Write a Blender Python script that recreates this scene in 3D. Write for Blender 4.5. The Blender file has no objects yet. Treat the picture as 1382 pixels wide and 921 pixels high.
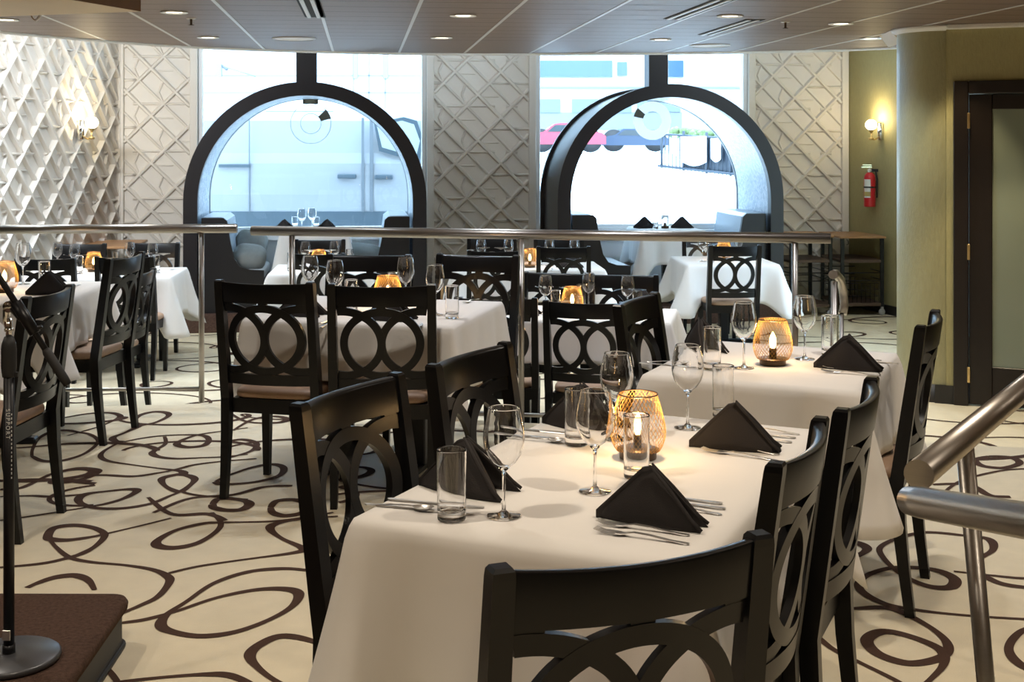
import bpy, bmesh, math, random
from mathutils import Vector, Matrix
R = math.radians
C = bpy.context.scene.collection
F, CX, HY, H = 1700.0, 691.0, 192.0, 1.57      # camera calibration on the 1382x921 frame
DROP = -0.28                                     # level of the sunken dining floor
ZC = 2.40                                        # ceiling level

def P(x, y, z):                                  # point of the place seen at (x, y) and known to lie at height z
    Y = (H - z) * F / (y - HY)
    return Vector(((x - CX) / F * Y, Y, z))
def PY(x, y, Y):
    return Vector(((x - CX) / F * Y, Y, H - (y - HY) / F * Y))

# ---------------------------------------------------------------- materials
def new_mat(name):
    m = bpy.data.materials.new(name); m.use_nodes = True
    nt = m.node_tree
    return m, nt, nt.nodes['Principled BSDF'], nt.nodes['Material Output']
def mat(name, col, rough=.5, metal=0, spec=.5, noise=0, nscale=40, bump=0, bscale=200, coat=0, stretch=None):
    m, nt, b, o = new_mat(name)
    b.inputs['Base Color'].default_value = (*col, 1); b.inputs['Roughness'].default_value = rough
    b.inputs['Metallic'].default_value = metal; b.inputs['Specular IOR Level'].default_value = spec
    b.inputs['Coat Weight'].default_value = coat
    tc = nt.nodes.new('ShaderNodeTexCoord'); mp = nt.nodes.new('ShaderNodeMapping')
    nt.links.new(tc.outputs['Object'], mp.inputs['Vector'])
    if stretch: mp.inputs['Scale'].default_value = stretch
    if noise:
        n = nt.nodes.new('ShaderNodeTexNoise'); n.inputs['Scale'].default_value = nscale; n.inputs['Detail'].default_value = 5
        nt.links.new(mp.outputs['Vector'], n.inputs['Vector'])
        mx = nt.nodes.new('ShaderNodeMix'); mx.data_type = 'RGBA'
        lo = [max(0, c * (1 - noise)) for c in col]; hi = [min(1, c * (1 + noise)) for c in col]
        mx.inputs['A'].default_value = (*lo, 1); mx.inputs['B'].default_value = (*hi, 1)
        nt.links.new(n.outputs['Fac'], mx.inputs['Factor']); nt.links.new(mx.outputs['Result'], b.inputs['Base Color'])
    if bump:
        n2 = nt.nodes.new('ShaderNodeTexNoise'); n2.inputs['Scale'].default_value = bscale; n2.inputs['Detail'].default_value = 3
        nt.links.new(mp.outputs['Vector'], n2.inputs['Vector'])
        bp = nt.nodes.new('ShaderNodeBump'); bp.inputs['Strength'].default_value = bump; bp.inputs['Distance'].default_value = .01
        nt.links.new(n2.outputs['Fac'], bp.inputs['Height']); nt.links.new(bp.outputs['Normal'], b.inputs['Normal'])
    return m
def emit(name, col, s):
    m, nt, b, o = new_mat(name)
    b.inputs['Base Color'].default_value = (*col, 1)
    b.inputs['Emission Color'].default_value = (*col, 1); b.inputs['Emission Strength'].default_value = s
    return m
def thin_glass(name, tint=(1, 1, 1), ior=1.5, rough=0.0):
    m, nt, b, o = new_mat(name)
    t = nt.nodes.new('ShaderNodeBsdfTransparent'); t.inputs['Color'].default_value = (*tint, 1)
    g = nt.nodes.new('ShaderNodeBsdfGlossy'); g.inputs['Roughness'].default_value = rough
    fr = nt.nodes.new('ShaderNodeFresnel'); fr.inputs['IOR'].default_value = ior
    mx = nt.nodes.new('ShaderNodeMixShader')
    ge = nt.nodes.new('ShaderNodeNewGeometry'); mr = nt.nodes.new('ShaderNodeMapRange')     # same Fresnel on both faces
    mr.inputs['To Min'].default_value = ior; mr.inputs['To Max'].default_value = 1 / ior
    nt.links.new(ge.outputs['Backfacing'], mr.inputs['Value']); nt.links.new(mr.outputs['Result'], fr.inputs['IOR'])
    nt.links.new(fr.outputs[0], mx.inputs[0]); nt.links.new(t.outputs[0], mx.inputs[1]); nt.links.new(g.outputs[0], mx.inputs[2])
    nt.links.new(mx.outputs[0], o.inputs['Surface'])
    return m
def solid_glass(name):
    m, nt, b, o = new_mat(name)
    b.inputs['Base Color'].default_value = (1, 1, 1, 1); b.inputs['Roughness'].default_value = 0
    b.inputs['Transmission Weight'].default_value = 1; b.inputs['IOR'].default_value = 1.45
    return m
def glow_film(name, col):
    m, nt, b, o = new_mat(name)                                 # translucent film: daylight shines through it
    d = nt.nodes.new('ShaderNodeBsdfDiffuse'); t = nt.nodes.new('ShaderNodeBsdfTranslucent'); mx = nt.nodes.new('ShaderNodeMixShader'); mx.inputs[0].default_value = .6
    d.inputs['Color'].default_value = (*col, 1); t.inputs['Color'].default_value = (*col, 1)
    nt.links.new(d.outputs[0], mx.inputs[1]); nt.links.new(t.outputs[0], mx.inputs[2]); nt.links.new(mx.outputs[0], o.inputs['Surface'])
    return m
def brick_mat(name, c1, c2, mortar, scale, w, h, rough, msize=.02, rot=None, coord='UV'):
    m, nt, b, o = new_mat(name)
    tc = nt.nodes.new('ShaderNodeTexCoord'); br = nt.nodes.new('ShaderNodeTexBrick')
    nt.links.new(tc.outputs[coord], br.inputs['Vector'])
    br.inputs['Color1'].default_value = (*c1, 1); br.inputs['Color2'].default_value = (*c2, 1); br.inputs['Mortar'].default_value = (*mortar, 1)
    br.inputs['Scale'].default_value = scale; br.inputs['Mortar Size'].default_value = msize
    br.inputs['Brick Width'].default_value = w; br.inputs['Row Height'].default_value = h; br.offset = 0.5
    nt.links.new(br.outputs['Color'], b.inputs['Base Color']); b.inputs['Roughness'].default_value = rough
    return m

M = dict(
 black=mat('black_lacquer', (.0042, .0042, .0046), .30, spec=.32, noise=.1, nscale=18, stretch=(1, 1, .15)),
 seat=mat('tan_leather', (.40, .26, .17), .5, noise=.12, nscale=30, bump=.15, bscale=260),
 cloth=mat('white_linen', (.80, .775, .74), .85, spec=.2, bump=.25, bscale=7),
 napkin=mat('black_linen', (.030, .026, .025), .85, spec=.25, bump=.12, bscale=420),
 steel=mat('brushed_steel', (.41, .385, .355), .34, 1, noise=.08, nscale=60, stretch=(.2, .2, 6)),
 cutlery=mat('polished_steel', (.86, .85, .83), .36, 1),
 glass=solid_glass('clear_glass'),
 gsolid=solid_glass('thick_glass'),
 gold=mat('gold_wire', (.55, .33, .11), .42, 1),
 lbase=mat('dark_bronze', (.09, .055, .03), .35, .6),
 bulb=emit('warm_bulb', (1.0, .62, .22), 18),
 cream=mat('cream_carpet', (.78, .675, .47), .50, spec=.65, noise=.13, nscale=9, bump=.5, bscale=500),
 swirl=mat('brown_carpet_swirl', (.075, .042, .03), .95, spec=.1, noise=.2, nscale=200, bump=.5, bscale=500),
 riser=mat('brown_carpet', (.105, .062, .045), .95, spec=.1, noise=.7, nscale=85, bump=.9, bscale=330),
 stagemetal=mat('dark_stage_metal', (.030, .032, .036), .55, 0),
 relief=mat('white_relief_panel', (.74, .69, .62), .55, noise=.04, nscale=6),
 colgreen=mat('column_vinyl', (.33, .305, .16), .36, spec=.9, noise=.12, nscale=60, bump=.3, bscale=110, stretch=(1, 1, .25)),
 green=mat('olive_textured_wall', (.37, .33, .155), .75, noise=.12, nscale=60, bump=.35, bscale=120, stretch=(1, 1, .25)),
 plain=mat('warm_plain_wall', (.13, .115, .09), .8, noise=.05, nscale=6),
 baseb=mat('black_baseboard', (.02, .018, .016), .5),
 ceil=mat('brown_ceiling_tile', (.215, .150, .115), .46, noise=.3, nscale=10, bump=.15, bscale=60, stretch=(.35, 6, 1)),
 tbar=mat('pale_ceiling_bar', (.62, .60, .58), .4),
 gap=mat('dark_joint', (.05, .04, .035), .8),
 trimw=mat('white_trim', (.78, .76, .72), .5),
 white=mat('white_paint', (.85, .85, .84), .5),
 slot=mat('vent_slot', (.01, .01, .012), .8),
 bulk=mat('brown_bulkhead', (.20, .10, .045), .5, noise=.15, nscale=12),
 bulkunder=mat('tan_soffit', (.62, .49, .31), .55, noise=.05, nscale=6),
 arch=mat('charcoal_arch', (.015, .0125, .0135), .36, noise=.12, nscale=14),
 mosaic=brick_mat('pale_mosaic', (.42, .50, .60), (.72, .78, .84), (.24, .28, .34), 1, .028, .028, .25, .0022),
 wenge=mat('wenge_wood', (.011, .0065, .005), .36, noise=.35, nscale=16, stretch=(1, 1, .08)),
 boothwood=mat('black_booth_wood', (.009, .0075, .008), .4, noise=.2, nscale=14, stretch=(1, 1, .1)),
 leather=mat('slate_leather', (.30, .36, .42), .3, bump=.05, bscale=90),
 cushion=mat('grey_velvet', (.17, .18, .17), .75, noise=.2, nscale=12, bump=.2, bscale=14),
 boothseat=mat('silver_fabric', (.55, .58, .60), .6, noise=.2, nscale=60),
 brass=mat('brass', (.75, .55, .25), .28, 1),
 globe=emit('glowing_globe', (1.0, .84, .50), 9),
 frost=mat('frosted_green_glass', (.24, .275, .215), .16, spec=.6, noise=.05, nscale=2),
 paneglass=thin_glass('window_glass', (.97, .985, 1.0), 1.35),
 red=mat('extinguisher_red', (.62, .02, .03), .3), label=mat('label_white', (.8, .8, .76), .5), labely=mat('label_yellow', (.85, .68, .1), .5),
 cartwood=mat('cart_wood', (.40, .215, .10), .42, noise=.25, nscale=9, stretch=(1, 8, 1)),
 cartmetal=mat('cart_black_metal', (.012, .012, .014), .4, .4), cartshelf=mat('cart_dark_shelf', (.10, .06, .04), .5),
 caster=mat('grey_caster', (.42, .41, .40), .5), rubber=mat('black_rubber', (.015, .015, .016), .6),
 micblack=mat('black_metal', (.010, .010, .012), .38, .3), micbase=mat('satin_grey_metal', (.085, .085, .09), .33, .4),
 mark=mat('white_print', (.75, .75, .72), .6), chrome=mat('chrome', (.75, .75, .75), .12, 1),
 decal=glow_film('frosted_decal', (.9, .9, .9)), decaldark=mat('bronze_decal', (.13, .11, .07), .5), decalline=mat('grey_decal_line', (.42, .43, .43), .6),
 decallight=mat('bronze_decal_light', (.38, .33, .22), .5),
 asphalt=mat('pale_street', (.60, .61, .62), .9, noise=.05, nscale=2),
 vanbody=mat('white_van_paint', (.17, .185, .20), .25), vandark=mat('van_grey_trim', (.022, .04, .055), .5),
 vanseam=mat('van_seam', (.07, .085, .10), .5), vanglass=mat('van_side_glass', (.22, .26, .27), .15), carglass=mat('car_glass', (.02, .03, .035), .3),
 facade=mat('pale_facade', (.33, .34, .35), .8, noise=.03, nscale=.5), facadeline=mat('facade_joint', (.15, .165, .18), .8),
 bluewin=mat('blue_facade_glass', (.03, .07, .12), .15), shade=mat('grey_underpass', (.12, .15, .18), .8),
 carred=mat('red_car_paint', (.36, .045, .07), .25), carblue=mat('blue_car_paint', (.02, .04, .08), .25),
 fence=mat('black_fence_metal', (.02, .03, .045), .5), banner=mat('white_banner', (.7, .7, .7), .8), hedge=mat('hedge_green', (.14, .20, .08), .9),
)

# ---------------------------------------------------------------- mesh builder
class MB:
    def __init__(s): s.v = []; s.f = []; s.m = []; s.sm = []; s.uv = {}
    def add(s, vs, fs, mi=0, smooth=False, T=None, uv=None):
        b = len(s.v)
        for p in vs:
            p = Vector(p); s.v.append(T @ p if T is not None else p)
        for k, f in enumerate(fs):
            if uv is not None: s.uv[len(s.f)] = [uv[i] for i in f]
            s.f.append([b + i for i in f]); s.m.append(mi); s.sm.append(smooth)
        return s
    def bm(s, bm, mi=0, smooth=False, T=None):
        bm.verts.index_update()
        s.add([v.co.copy() for v in bm.verts], [[v.index for v in f.verts] for f in bm.faces], mi, smooth, T); bm.free(); return s
    def box(s, lo, hi, mi=0, T=None, bev=0, seg=1):
        bm = bmesh.new(); bmesh.ops.create_cube(bm, size=1)
        lo, hi = Vector(lo), Vector(hi); c, d = (lo + hi) / 2, hi - lo
        for v in bm.verts: v.co = Vector((c.x + v.co.x * d.x, c.y + v.co.y * d.y, c.z + v.co.z * d.z))
        if bev: bmesh.ops.bevel(bm, geom=bm.edges[:], offset=bev, segments=seg, affect='EDGES', profile=.5)
        return s.bm(bm, mi, False, T)
    def prism(s, poly, h0, h1, mi=0, T=None, axis='z', smooth=False):
        n = len(poly)
        def q(p, h): return {'z': (p[0], p[1], h), 'y': (p[0], h, p[1]), 'x': (h, p[0], p[1])}[axis]
        vs = [q(p, h0) for p in poly] + [q(p, h1) for p in poly]
        fs = [list(range(n))[::-1], list(range(n, 2 * n))] + [[i, (i + 1) % n, n + (i + 1) % n, n + i] for i in range(n)]
        return s.add(vs, fs, mi, smooth, T)
    def lathe(s, prof, seg=24, mi=0, T=None, smooth=True, caps=False):
        vs = []; fs = []
        for r, z in prof:
            for k in range(seg):
                a = 2 * math.pi * k / seg; vs.append((r * math.cos(a), r * math.sin(a), z))
        for i in range(len(prof) - 1):
            for k in range(seg):
                k2 = (k + 1) % seg; fs.append([i * seg + k, i * seg + k2, (i + 1) * seg + k2, (i + 1) * seg + k])
        if caps: fs += [list(range(seg))[::-1], [(len(prof) - 1) * seg + k for k in range(seg)]]
        return s.add(vs, fs, mi, smooth, T)
    def tube(s, pts, r, seg=10, mi=0, T=None, caps=True, smooth=True, closed=False, flat=None):
        pts = [Vector(p) for p in pts]; n = len(pts); vs = []; fs = []; up = None
        for i, p in enumerate(pts):
            a = pts[(i - 1) % n] if (i > 0 or closed) else p; b = pts[(i + 1) % n] if (i < n - 1 or closed) else p
            t = (b - a).normalized()
            if up is None: up = Vector((0, 0, 1)) if abs(t.z) < .9 else Vector((1, 0, 0))
            sd = t.cross(up).normalized(); up = sd.cross(t).normalized()
            rr = r[i] if isinstance(r, (list, tuple)) else r
            for k in range(seg):
                an = 2 * math.pi * (k + .5) / seg
                vs.append(p + sd * math.cos(an) * rr + up * math.sin(an) * rr * (flat or 1))
        for i in range(n if closed else n - 1):
            j = (i + 1) % n
            for k in range(seg):
                k2 = (k + 1) % seg; fs.append([i * seg + k, i * seg + k2, j * seg + k2, j * seg + k])
        s.add(vs, fs, mi, smooth, T)
        if caps and not closed:
            s.add(vs[:seg], [list(range(seg))[::-1]], mi, False, T); s.add(vs[-seg:], [list(range(seg))], mi, False, T)
        return s
    def grid(s, rows, mi=0, smooth=True, T=None, wrap=False, uv=None):
        n = len(rows[0]); vs = [p for r in rows for p in r]; fs = []
        for i in range(len(rows) - 1):
            for k in range(n if wrap else n - 1):
                k2 = (k + 1) % n; fs.append([i * n + k, i * n + k2, (i + 1) * n + k2, (i + 1) * n + k])
        return s.add(vs, fs, mi, smooth, T, uv)
    def sphere(s, c, r, seg=16, mi=0, T=None, sc=(1, 1, 1)):
        rows = []
        for i in range(seg // 2 + 1):
            th = math.pi * i / (seg // 2)
            rows.append([(c[0] + r * sc[0] * math.sin(th) * math.cos(2 * math.pi * k / seg), c[1] + r * sc[1] * math.sin(th) * math.sin(2 * math.pi * k / seg), c[2] + r * sc[2] * math.cos(th)) for k in range(seg)])
        return s.grid(rows, mi, True, T, wrap=True)
    def build(s, name, mats, parent=None, loc=None, rotz=0, recalc=True, sharp=0):
        me = bpy.data.meshes.new(name); me.from_pydata([tuple(v) for v in s.v], [], s.f)
        for mm in (mats if isinstance(mats, (list, tuple)) else [mats]): me.materials.append(mm)
        me.polygons.foreach_set('material_index', s.m); me.polygons.foreach_set('use_smooth', s.sm)
        if s.uv:
            ul = me.uv_layers.new(name='UVMap')
            for fi, co in s.uv.items():
                for li, c in zip(me.polygons[fi].loop_indices, co): ul.data[li].uv = c
        if recalc and not s.uv:
            bm = bmesh.new(); bm.from_mesh(me); bmesh.ops.remove_doubles(bm, verts=bm.verts, dist=1e-6)
            bmesh.ops.recalc_face_normals(bm, faces=bm.faces); bm.to_mesh(me); bm.free()
        if sharp: me.set_sharp_from_angle(angle=R(sharp))
        me.update()
        o = bpy.data.objects.new(name, me); C.objects.link(o)
        if parent: o.parent = parent
        if loc is not None: o.location = loc
        o.rotation_euler = (0, 0, rotz)
        return o
def empty(name, loc=(0, 0, 0), rotz=0):
    o = bpy.data.objects.new(name, None); o.empty_display_size = .05; C.objects.link(o)
    o.location = loc; o.rotation_euler = (0, 0, rotz); return o
def tag(o, label, cat, group=None):
    o['label'] = label; o['category'] = cat
    if group: o['group'] = group
    return o
def struct(o, label=None):
    o['kind'] = 'structure'
    if label: o['label'] = label
    return o
KIDS = {}
def dup(root, loc, rotz, label, cat, group=None):
    if root not in KIDS: KIDS[root] = [(c, list(c.children)) for c in root.children]
    r = root.copy(); C.objects.link(r); r.location = loc; r.rotation_euler = (0, 0, rotz)
    for ch, gs in KIDS[root]:
        c = ch.copy(); C.objects.link(c); c.parent = r
        for g in gs:
            d = g.copy(); C.objects.link(d); d.parent = c
    tag(r, label, cat, group); return r
class Proto:                                      # the first placement moves the first-built thing, later ones copy it
    def __init__(s, maker): s.maker = maker; s.o = None
    def put(s, loc, rotz, label, cat, group=None):
        if s.o is None:
            s.o = s.maker(); s.o.location = loc; s.o.rotation_euler = (0, 0, rotz); tag(s.o, label, cat, group); return s.o
        return dup(s.o, loc, rotz, label, cat, group)
def frame(origin, xdir, zdir=Vector((0, 0, 1))):   # matrix whose local x runs along xdir, y = depth, z up
    x = Vector(xdir).normalized(); z = Vector(zdir); y = z.cross(x).normalized()
    return Matrix(((x.x, y.x, z.x, origin[0]), (x.y, y.y, z.y, origin[1]), (x.z, y.z, z.z, origin[2]), (0, 0, 0, 1)))

# ---------------------------------------------------------------- dining chair (sits on z=0, sitter faces local +y)
HWX = .213
def back_y(z):
    return -.195 - .075 * max(0, (z - .44)) / .528
def make_chair():
    t = empty('dining_chair')
    def bend(x, z, th):                                        # bowed, leaning back
        return Vector((x, back_y(z) - .034 * (1 - (x / .2) ** 2) + th, z))
    # top rail
    m = MB(); N = 24; rows = []
    for i in range(N + 1):
        x = -.197 + .394 * i / N
        zt = .957 + .004 * (abs(x) / .2) ** 2
        sec = [(zt - .0006, 0), (zt, -.006), (zt - .0015, -.0105), (zt - .005, -.0125), (.8715, -.0125), (.8715, .0125), (zt - .0095, .0125), (zt - .0048, .0105), (zt - .0018, .006)]
        rows.append([bend(x, z, th) for z, th in sec])
    m.grid(rows, wrap=True, smooth=True); m.add(rows[0], [list(range(9))]); m.add(rows[-1], [list(range(9))[::-1]])
    m.build('top_rail', M['black'], t, sharp=40)
    # fretwork of overlapping ovals with its bottom rail
    m = MB(); zc, w, b, hw = .7095, .163, .1395, .0170
    for cxe, hk in ((-w, .0086), (0, .0094), (w, .0078)):
        n = 72; runs = [[]]                                   # open curves start outside the frame
        for i in range(n + 1):
            th = 2 * math.pi * (i + (n // 2 if cxe < 0 else 0)) / n
            nx, nz = math.cos(th) / w, math.sin(th) / b; L = math.hypot(nx, nz); nx /= L; nz /= L
            c = (cxe + w * math.cos(th), zc + b * math.sin(th))
            if abs(c[0]) > .200:
                if runs[-1]: runs.append([])
                continue
            runs[-1].append([bend(max(-.199, min(.199, c[0] + nx * hw * sg)), c[1] + nz * hw * sg, tt) for sg, tt in ((-1, -hk), (1, -hk), (1, hk), (-1, hk))])
        for rn in runs:
            if len(rn) < 2: continue
            if len(rn) == n + 1: m.grid(rn[:-1] + [rn[0]], wrap=True)
            else: m.grid(rn, wrap=True); m.add(rn[0], [[0, 1, 2, 3]]); m.add(rn[-1], [[3, 2, 1, 0]])
    for xa, xb in ((-.199, -.148), (-.020, .020), (.148, .199)):
        rows = [[bend(xa + (xb - xa) * i / 4, z, th) for z, th in ((.876, -.0072), (.857, -.0072), (.857, .0072), (.876, .0072))] for i in range(5)]
        m.grid(rows, wrap=True, smooth=False); m.add(rows[0], [[0, 1, 2, 3]]); m.add(rows[-1], [[3, 2, 1, 0]])
    for z0, z1, tk in ((.508, .556, .011),):
        rows = []
        rows = [[bend(-.197 + .394 * i / 20, z, th) for z, th in ((z1, -tk), (z0, -tk), (z0, tk), (z1, tk))] for i in range(21)]
        m.grid(rows, wrap=True, smooth=False); m.add(rows[0], [[0, 1, 2, 3]]); m.add(rows[-1], [[3, 2, 1, 0]])
    m.sm = [True] * len(m.sm)
    m.build('oval_back_panel', M['black'], t, sharp=38)
    # legs
    for sx in (-1, 1):
        m = MB(); rows = []
        for z, y, dy, dx in ((0, -.236, .016, .015), (.15, -.217, .018, .017), (.30, -.202, .021, .019), (.44, -.195, .023, .020), (.55, back_y(.55), .022, .020), (.75, back_y(.75), .020, .019), (.95, back_y(.95), .018, .018), (.962, back_y(.962), .017, .017), (.968, back_y(.968), .013, .013)):
            x = sx * (HWX - .006 * (1 - min(1, z / .5)))
            rows.append([(x - dx, y - dy, z), (x + dx, y - dy, z), (x + dx, y + dy, z), (x - dx, y + dy, z)])
        m.grid(rows, wrap=True, smooth=False); m.add(rows[0], [[3, 2, 1, 0]]); m.add(rows[-1], [[0, 1, 2, 3]])
        m.build('leg', M['black'], t)
        m = MB(); rows = []
        for z, a in ((0, .0145), (.38, .021)):
            x, y = sx * .192, .182
            rows.append([(x - a, y - a, z), (x + a, y - a, z), (x + a, y + a, z), (x - a, y + a, z)])
        m.grid(rows, wrap=True, smooth=False); m.add(rows[0], [[3, 2, 1, 0]]); m.add(rows[-1], [[0, 1, 2, 3]])
        m.build('leg', M['black'], t)
    # seat
    m = MB(); m.prism([(-.19, -.19), (.19, -.19), (.213, .203), (-.213, .203)], .372, .436); m.build('seat_frame', M['black'], t)
    m = MB(); rows = []
    for sc, z in ((.93, .434), (.99, .443), (1.0, .455), (.985, .468), (.94, .477), (.80, .483), (.4, .486), (.01, .487)):
        ring = []
        for k in range(40):
            a = 2 * math.pi * k / 40; ca, sa = math.cos(a), math.sin(a); e = .28
            x = math.copysign(abs(ca) ** e, ca) * sc; y = math.copysign(abs(sa) ** e, sa) * sc
            ring.append((x * (.203 + .012 * y), .008 + y * .2, z))
        rows.append(ring)
    m.grid(rows, wrap=True); m.add(rows[0], [list(range(40))[::-1]]); m.build('seat', M['seat'], t)
    return t
CHAIR = Proto(make_chair)
def chair(mid, face, label, z=0, group=None):
    fx, fy = face[0], face[1]; L = math.hypot(fx, fy); fx /= L; fy /= L
    return CHAIR.put((mid[0] + fx * .270, mid[1] + fy * .270, z), math.atan2(-fx, fy), label, 'chair', group)
def chair_px(pl, pr, label, low=False, away=True):             # tops of the two back posts as seen
    zt = .968 + (DROP if low else 0)
    a, b = P(*pl, zt), P(*pr, zt); mid = (a + b) / 2; d = b - a
    f = (-d.y, d.x) if away else (d.y, -d.x)
    return chair(mid, f, label, DROP if low else 0)

# ---------------------------------------------------------------- tables, cloths
def table(loc, ang, Lx, Ly, label, z=0):
    t = empty('dining_table', (loc[0], loc[1], z), ang)
    MB().box((-Lx / 2 + .012, -Ly / 2 + .012, .722), (Lx / 2 - .012, Ly / 2 - .012, .75), bev=.004).build('tabletop', M['wenge'], t)
    xs = [0] if Lx < 1.0 else [-Lx / 2 + .3, Lx / 2 - .3]
    for x in xs:
        m = MB(); m.box((x - .04, -.04, .03), (x + .04, .04, .722), bev=.006); m.box((x - .15, -.15, .70), (x + .15, .15, .722)); m.build('pedestal', M['micblack'], t)
        m = MB(); a = .27 if len(xs) == 1 else .24
        m.box((x - .035, -a, 0.0), (x + .035, a, .034), bev=.008)
        if len(xs) == 1: m.box((x - a, -.035, .001), (x + a, .035, .0335), bev=.008)
        m.build('foot', M['micblack'], t)
    return tag(t, label, 'table')
def cloth(loc, ang, Lx, Ly, drop, label, z=0, seed=1, flare=.10, ends=None):
    rnd = random.Random(seed); ph = [rnd.uniform(0, 6.28) for _ in range(8)]
    rc = .016; hx, hy = Lx / 2 - rc, Ly / 2 - rc; per = []
    corners = [(hx, hy, 0), (-hx, hy, 90), (-hx, -hy, 180), (hx, -hy, 270)]
    segs = [Ly, Lx, Ly, Lx]
    # perimeter: for every side a run of points, for every corner a small arc
    for k in range(4):
        x0, y0, a0 = corners[k - 1]; x1, y1, _ = corners[k]
        nx, ny = [(1, 0), (0, 1), (-1, 0), (0, -1)][k]; sl = math.hypot(x1 - x0, y1 - y0); n = max(16, int(sl / .028))
        for i in range(n):
            t = (i + .5) / n; per.append((x0 + (x1 - x0) * t + nx * rc, y0 + (y1 - y0) * t + ny * rc, nx, ny, min(t, 1 - t) * sl, k * 3.1 + t * sl, k))
        for i in range(9):
            a = R(corners[k][2] + 90 * (i + .5) / 9); per.append((x1 + math.cos(a) * rc, y1 + math.sin(a) * rc, math.cos(a), math.sin(a), 0, k * 3.1 + sl, k))
    rows = []
    zt = .76
    for fr in (-.4, -.12, 0, .03, .1, .2, .32, .45, .6, .75, .9, 1.0):
        r = []
        for x, y, nx, ny, tc, s, k in per:
            if fr <= 0:
                sc = 1 + fr; r.append((x * sc if fr < -.05 else x - nx * .010, y * sc if fr < -.05 else y - ny * .010, zt)); continue
            de = drop if k % 2 else (ends or drop); av = (drop + (ends or drop)) / 2; dd_ = av + (de - av) * (1 - math.exp(-tc / .10))
            d = dd_ * (1 + .40 * math.exp(-(tc / .085) ** 1.4)) + .008 * math.sin(7 * s + ph[k])
            f = fr ** 1.15
            wave = .011 * math.sin(2 * math.pi * s / .31 + ph[k]) * math.exp(-.05 / (tc + .01)) + .006 * math.sin(2 * math.pi * s / .17 + ph[k + 4])
            out = .010 + f * (.028 + wave + flare * math.exp(-(tc / .055) ** 1.5) - .034 * math.exp(-((tc - .14) / .05) ** 2))
            if fr < .05: out = .008
            r.append((x + nx * out - nx * .008, y + ny * out - ny * .008, zt - d * fr - (.004 if fr < .05 else 0)))
        rows.append(r)
    m = MB(); m.grid(rows, wrap=True); m.add(rows[0], [list(range(len(per)))], smooth=True)
    o = m.build('tablecloth', M['cloth'], None, (loc[0], loc[1], z), ang)
    so = o.modifiers.new('thickness', 'SOLIDIFY'); so.thickness = .0016; so.offset = -1
    return tag(o, label, 'tablecloth')

# ---------------------------------------------------------------- table things
def make_glass():
    t = empty('wine_glass')
    m = MB(); m.lathe([(0, .0008), (.036, .0005), (.038, .0015), (.036, .003), (.012, .0065), (.0048, .014), (.0036, .03), (.0036, .085), (.005, .098), (.012, .1042), (0, .1043)], 20); m.build('stem', M['gsolid'], t)
    m = MB(); m.lathe([(0, .1048), (.014, .1075), (.026, .117), (.0375, .134), (.0435, .152), (.0455, .168), (.0445, .186), (.041, .206), (.0365, .226), (.0345, .2335), (.0341, .235), (.0336, .2356), (.0331, .235), (.0335, .2335), (.0354, .226), (.0396, .206), (.0431, .186), (.0441, .168), (.0421, .152), (.0361, .135), (.0248, .1185), (.013, .109), (0, .1068)], 28); m.build('bowl', M['glass'], t)
    return t
def make_tumbler():
    m = MB(); r = .0315
    m.lathe([(0, .0015), (r - .006, .0012), (r - .005, .0005), (r - .0025, .001), (r - .001, .003), (r - .0006, .006), (r - .0005, .012), (r - .0004, .025), (r, .10), (r + .0004, .148), (r + .0004, .151), (r - .0008, .1525), (r - .0017, .151), (r - .0017, .148), (r - .0020, .10), (r - .0024, .030), (r - .0028, .026), (r - .005, .0215), (r - .010, .020), (0, .0195)], 36, 0)
    return m.build('tumbler', M['glass'])
def make_napkin(gap=.051, bul=.022):
    # a folded triangle stood up like a tent: spine falls to one low tip, two wings open at the other end
    m = MB(); L = Vector((-.118, 0, 0)); A = Vector((.0, .004, .132)); rows = {}
    for sgn, R1 in ((-1, Vector((.118, -gap, 0))), (1, Vector((.122, gap + .001, 0)))):
        n = 9; outer = []; inner = []
        side = Vector((0, sgn, 0))
        for lay, th in ((outer, .0), (inner, -.009)):
            for i in range(n + 1):
                u = i / n                                       # along the base from the low tip to the wing tip
                base = L.lerp(R1, u); base.y += sgn * bul * math.sin(math.pi * u)
                top = (L + Vector((0, 0, .017))).lerp(A, (u / .52) ** .92) if u < .52 else A.lerp(R1, (u - .52) / .48)
                col = []
                for j in range(6):
                    v = j / 5; p = base.lerp(top, v)
                    p.y += sgn * (.65 * bul * math.sin(math.pi * v) * math.sin(math.pi * u) + th * (1 if (0 < u < 1) else .45))
                    p.z = max(p.z, .0003) ; col.append(p)
                lay.append(col)
        m.grid(outer); m.grid(inner)
        n1 = len(outer)
        edge_o = [c[-1] for c in outer]; edge_i = [c[-1] for c in inner]; m.grid([edge_o, edge_i])
        bo = [c[0] for c in outer]; bi = [c[0] for c in inner]; m.grid([bo, bi]); m.grid([outer[-1], inner[-1]]); m.grid([outer[0], inner[0]])
    # a second folded lip lying along the open edge
    for sg in (-1, 1):
        m.tube([Vector((.004, sg * .008, .126)), Vector((.05, sg * gap * .66, .078)), Vector((.10, sg * gap, .022)), Vector((.121, sg * (gap + .005), .006))], [.003, .0048, .0055, .005], 6, flat=.8)
    return m.build('napkin', M['napkin'])
def strip(m, st, t=.0016, T=None):                             # solid blade from stations (x, y_centre, half_width, z)
    rows = [[(x, yc - w, z), (x, yc + w, z), (x, yc + w * .8, z + t), (x, yc - w * .8, z + t)] for x, yc, w, z in st]
    m.grid(rows, wrap=True, smooth=False, T=T); m.add(rows[0], [[3, 2, 1, 0]], T=T); m.add(rows[-1], [[0, 1, 2, 3]], T=T)
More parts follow.
